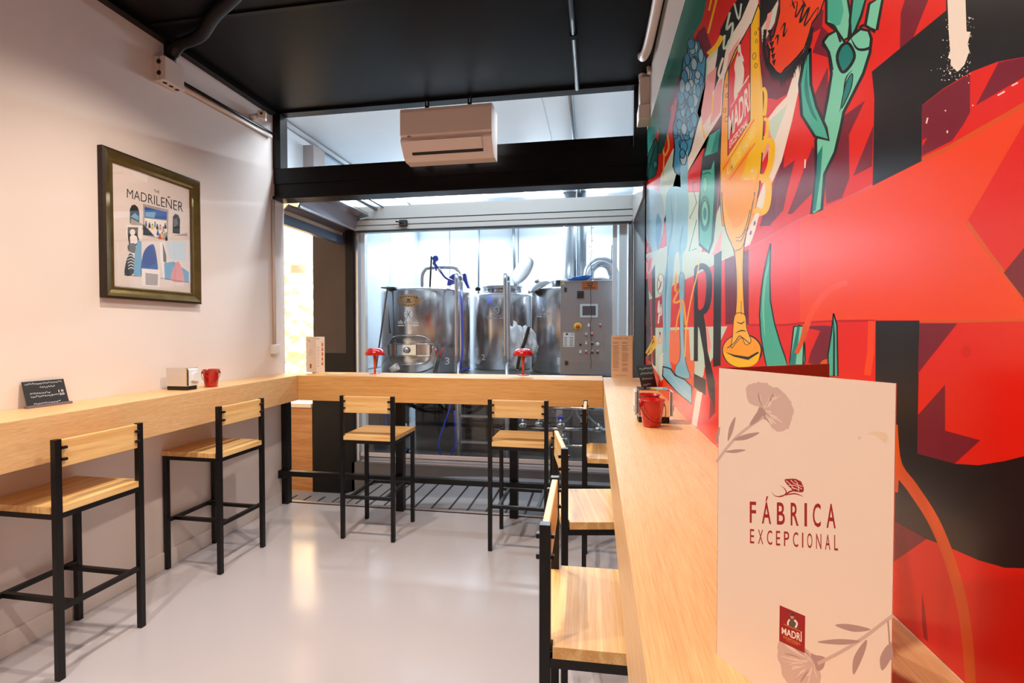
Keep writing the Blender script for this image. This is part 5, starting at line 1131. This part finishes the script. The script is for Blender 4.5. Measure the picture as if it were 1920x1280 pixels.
# dark letter below the ribbon
P.poly([(1642, 601), (1724, 601), (1720, 850), (1790, 869), (1835, 872), (1884, 864), (1920, 855), (2060, 815), (2060, 1075), (1920, 1065), (1884, 1064), (1835, 1050), (1780, 1026), (1737, 1010), (1677, 977), (1640, 950)], mBk)
P.poly([(1724, 606), (1795, 606), (1721, 700)], mMa); P.poly([(1721, 778), (1772, 721), (1772, 807), (1838, 825), (1790, 869), (1720, 850)], mMa); P.poly([(1660, 970), (1677, 977), (1737, 1010), (1677, 1052), (1655, 1070)], mMa)
P.poly([(1500, 612), (1545, 610), (1572, 612), (1552, 680), (1545, 690), (1515, 680), (1520, 660), (1538, 620)], mMa)
D(); P.stroke([(410, 675), (405, 850), (385, 985)], 40, mOr, False); P.ell(950, 850, 30, 34, mc('red_shadow_spray', (208, 26, 16)))  # orange edge band and a spot of darker red spray paint
Ee(); P.stroke([(80, 90), (100, 270), (175, 380), (260, 510), (320, 640), (375, 800), (410, 950), (430, 1100), (445, 1290)], 52, mOrD); P.stroke([(100, 300), (95, 400)], 26, mOrD, False); P.poly([(218, 860), (232, 950), (246, 1090), (226, 1070), (218, 1000)], mc('dark_spike', (150, 8, 8)))
D(); P.stroke([(0, 830), (60, 640), (110, 560), (180, 490), (270, 455)], 34, mc('spray_ghost', (240, 82, 40))); P.ell(165, 925, 50, 34, mOrD)
# teal blades
P.poly([(-10, 700), (22, 705), (30, 900), (20, 930), (-40, 930)], mTe, False, mBk, 8); P.poly([(192, 632), (212, 700), (217, 990), (163, 990), (160, 870), (180, 740)], mTe, False, mBk, 9); P.poly([(190, 640), (200, 760), (200, 990), (188, 990), (190, 800)], mBk)
P.stroke([(35, 735), (15, 800), (-5, 850)], 20, mOrD)
Cc(); P.poly([(940, 706), (1000, 706), (992, 925), (915, 925)], mTeL, False, mBk, 8); P.poly([(960, 706), (975, 706), (950, 925), (915, 925)], mTeD)
P.poly([(808, 232), (803, 420), (806, 560), (830, 690), (862, 800), (890, 880), (905, 940), (785, 940), (768, 860), (752, 760), (744, 640), (750, 540), (765, 420), (785, 320)], mTe, False, mBk, 8); P.stroke([(800, 330), (775, 450), (765, 600), (775, 760)], 14, mTeL, True, True)
P.stroke([(1005, 700), (985, 790), (955, 860)], 26, mOrD)
# teal plant
B(); P.poly([(150, -20), (270, -20), (292, 100), (278, 215), (230, 242), (205, 175), (150, 130)], mTeL, False, mBk, 17); P.poly([(160, -20), (235, -20), (250, 60), (230, 140), (200, 150), (160, 110)], mTe)
P.poly([(300, -20), (380, -20), (350, 90), (318, 170), (290, 200), (285, 120)], mTe, False, mBk, 15); P.poly([(395, 20), (475, -20), (440, 170), (405, 165), (372, 150)], mTeL, False, mBk, 17)
P.poly([(130, 240), (160, 200), (210, 175), (262, 250), (300, 200), (345, 165), (392, 175), (408, 220), (400, 300), (362, 420), (292, 560), (250, 640), (235, 720), (200, 870), (140, 995), (125, 1195), (66, 1222), (92, 1000), (90, 800), (130, 700), (158, 560), (180, 420), (165, 300)], mTeL, False, mBk, 17)
P.poly([(100, 880), (130, 830), (118, 1000), (90, 1200), (70, 1215), (93, 1000)], mTeD); P.poly([(58, 275), (62, 480), (95, 610), (150, 730), (165, 800), (85, 780), (10, 660), (-3, 480), (22, 340)], mTe, False, mBk, 17); P.poly([(52, 300), (40, 420), (60, 580), (100, 690), (60, 640), (25, 500)], mTeD, True)
P.poly([(212, 330), (238, 262), (280, 250), (312, 318), (280, 385), (240, 410)], mTeD, True, mBk, 17); P.stroke([(125, 255), (165, 300), (185, 400)], 14, mBk); P.stroke([(290, 215), (330, 280), (400, 270), (408, 200)], 16, mBk, True, True); P.stroke([(300, 400), (262, 450), (245, 570), (225, 640)], 9, mBk, True, True); P.poly([(300, 420), (290, 510), (235, 620), (262, 480)], mTeD, True, mBk, 6)
P.stroke([(150, 130), (200, 155), (232, 240)], 14, mBk); P.stroke([(340, 160), (370, 145), (430, 185)], 16, mBk)
# carnation, orange
P.view(1200, 0, 2.6236); crn = [(690, -20), (910, -20), (882, 60), (845, 110), (828, 170), (806, 235), (770, 278), (738, 312), (712, 335), (684, 372), (662, 335), (640, 305), (642, 245), (630, 212), (660, 180), (676, 120), (690, 60)]
P.poly([(x + (x - 740) * .07 - 6, y + 10 + (y - 120) * .05) for x, y in crn], mBk); P.poly(crn, mOr)
fr0 = smooth_open([(612, 170), (606, 250), (622, 320), (655, 365), (690, 385), (730, 365), (770, 320), (805, 280), (828, 215), (845, 150)], 5)
for i, (x, y) in enumerate(fr0[:-1]):
    for o_ in (0, 6): P.poly([(x - 5 + o_, y - 26), (x + 6 + o_, y - 24), (x + 1 + o_, y + rn.uniform(16, 62) * (.5 + .5 * math.sin(math.pi * i / len(fr0))))], mBk)
for i in range(6): P.poly([(628 + i * 4, 150 + i * 30), (655 + i * 3, 140 + i * 30), (640 + i * 4, 185 + i * 28)], mBk)
A()
for q in ([(915, 40), (960, 10), (950, 100), (1000, 20), (975, 130), (1030, 40), (1000, 150), (1080, 40), (1060, 120)], [(860, 180), (890, 130), (880, 210), (905, 160)], [(830, 230), (850, 200), (845, 260)], [(930, 0), (945, 50)], [(990, 0), (1010, 40)]): P.stroke(q, 10, mBk, True, True)
# tall goblet
A(); P.poly([(738, 25), (748, 60), (745, 300), (765, 500), (768, 700), (758, 900), (742, 1080), (715, 1220), (690, 1290), (532, 1290), (520, 1150), (518, 950), (528, 700), (535, 540), (548, 430), (572, 370), (605, 290), (700, 130)], mYe, False, mBk, 6)
P.poly([(545, 460), (562, 420), (562, 880), (600, 960), (700, 820), (560, 1290), (532, 1290), (522, 1150), (522, 900), (532, 620)], mYo); P.poly([(700, 1080), (745, 980), (700, 1280), (600, 1290), (640, 1200)], mYo, True)
P.poly([(742, 60), (744, 320), (762, 500), (752, 520), (735, 300), (735, 80)], mYo)
P.poly([(693, 135), (690, 690), (563, 890), (567, 395), (600, 330), (640, 235)], mR, False, mBk, 5)
P.poly([(622, 262), (634, 255), (640, 300), (655, 345), (655, 440), (640, 500), (618, 540), (602, 575), (598, 520), (605, 430), (600, 380), (612, 330), (620, 305)], mWh, True); P.stroke([(650, 350), (662, 420), (645, 500), (635, 510)], 6, mRd); P.poly([(620, 300), (632, 298), (634, 320), (622, 325)], mRo)
P.text('MADRI', [(566, 800), (690, 625), (688, 470), (566, 668)], mWh, .02); P.stroke([(628, 520), (684, 432)], 5, mWh, False); P.stroke([(580, 612), (622, 542)], 4, mWh, False); P.stroke([(662, 470), (674, 448)], 7, mWh, False)
P.text('EXCEPCIONAL', [(573, 850), (678, 712), (676, 672), (573, 806)], mWh, .02)
P.stroke([(534, 970), (714, 682)], 5, mOr, False); P.stroke([(534, 1082), (718, 818)], 5, mOr, False); P.text('EL ALMA DE MADRID', [(530, 1056), (720, 775), (720, 712), (530, 1000)], mc('lettering_pale', (250, 224, 130)), .01)
for x, y, r_ in ((722, 190, 7), (727, 235, 7), (714, 320, 13), (724, 375, 9), (556, 490, 6), (558, 545, 8), (545, 630, 8), (555, 680, 11), (740, 165, 5)): P.ell(x, y, r_ * .75, r_ * 1.5, mOc, .2, mBk, 3)
for x, y, r_ in ((666, 1030, 9), (702, 975, 6), (690, 1100, 10), (700, 1050, 7), (668, 1220, 5), (722, 1000, 4)): P.ell(x, y, r_, r_ * 1.6, mWh, .3)
P.stroke([(706, 400), (706, 480)], 7, mOc, False); P.stroke([(722, 400), (722, 450)], 6, mOc, False)
# yellow loops beside the goblet
P.stroke([(765, 500), (780, 540), (775, 640), (768, 660)], 20, mYe); P.stroke([(768, 680), (790, 690), (785, 770), (770, 790)], 20, mYe); P.stroke([(755, 870), (775, 810), (812, 810), (815, 880), (800, 960), (770, 1020), (752, 1030)], 34, mYe); P.stroke([(740, 1010), (790, 1030), (795, 1110), (780, 1190), (745, 1215), (722, 1190)], 38, mYe)
# bowl, stem and foot
Cc(); P.poly([(530, -40), (535, 60), (552, 160), (585, 240), (602, 290), (612, 420), (612, 560), (604, 660), (592, 740), (580, 800), (690, 800), (672, 720), (660, 640), (652, 500), (650, 360), (656, 240), (672, 160), (695, 60), (715, -40)], mOc)
P.stroke([(528, -60), (535, 60), (552, 160), (585, 240), (602, 290), (612, 420), (612, 560), (604, 660), (592, 740)], 5, mBk); P.stroke([(717, -60), (695, 60), (672, 160), (656, 240), (650, 360), (652, 500), (660, 640), (672, 720)], 5, mBk); P.poly([(532, -130), (712, -130), (712, -30), (690, 50), (640, 130), (600, 150), (560, 60), (534, -30)], mYo); P.stroke([(632, 300), (636, 460), (640, 640)], 14, mYe, True, True); P.stroke([(690, 40), (668, 130), (640, 190), (605, 200)], 4, mBk); P.stroke([(668, 150), (640, 215), (610, 215)], 4, mBk); P.stroke([(655, 230), (640, 260), (605, 275)], 4, mBk)
P.ell(645, 845, 116, 98, mBk, n=28); P.ell(643, 842, 108, 88, mYo, n=28); P.poly([(540, 850), (600, 875), (680, 895), (740, 860), (735, 905), (690, 935), (620, 938), (560, 905)], mYe, True); P.poly([(545, 852), (600, 880), (680, 898), (742, 858), (735, 850), (680, 880), (600, 868)], mBk)
P.poly([(604, 640), (660, 640), (672, 720), (696, 790), (665, 810), (642, 770), (610, 800), (582, 830), (590, 760)], mOc, True, mBk, 4); P.stroke([(612, 680), (640, 690), (660, 675)], 7, mBk, True, True); P.stroke([(606, 745), (640, 730), (668, 735)], 7, mBk, True, True); P.stroke([(560, 830), (600, 800), (625, 765), (640, 765), (690, 805)], 5, mBk)
P.stroke([(640, 560), (640, 640)], 3, mBk, False)
P.poly([(658, 255), (672, 170), (720, 60), (745, 60), (720, 160), (690, 240)], mWh); P.ell(716, 118, 5, 14, mMa, .2); P.ell(694, 172, 5, 14, mMa, .2)
print('mural coats', P.kmax); tag(P.mb.build('mural', P.mats), 'large red painted mural with goblet, blue flower and teal plant covering the right wall', 'mural')
t = thing('ceiling_panel_lamp', (-3.85, 7.2, 3.3), 'added panel lamp on the side room ceiling, made up to carry the light there', 'lamp')  # made-up fixture added around the unseen side room light
MB().box(-4.16, -3.54, 6.69, 7.71, 3.16, 3.30, bev=.004).build('housing', M_white, t)
MB().box(-4.14, -3.56, 6.71, 7.69, 3.14, 3.16).build('diffuser', M_bulb, t)
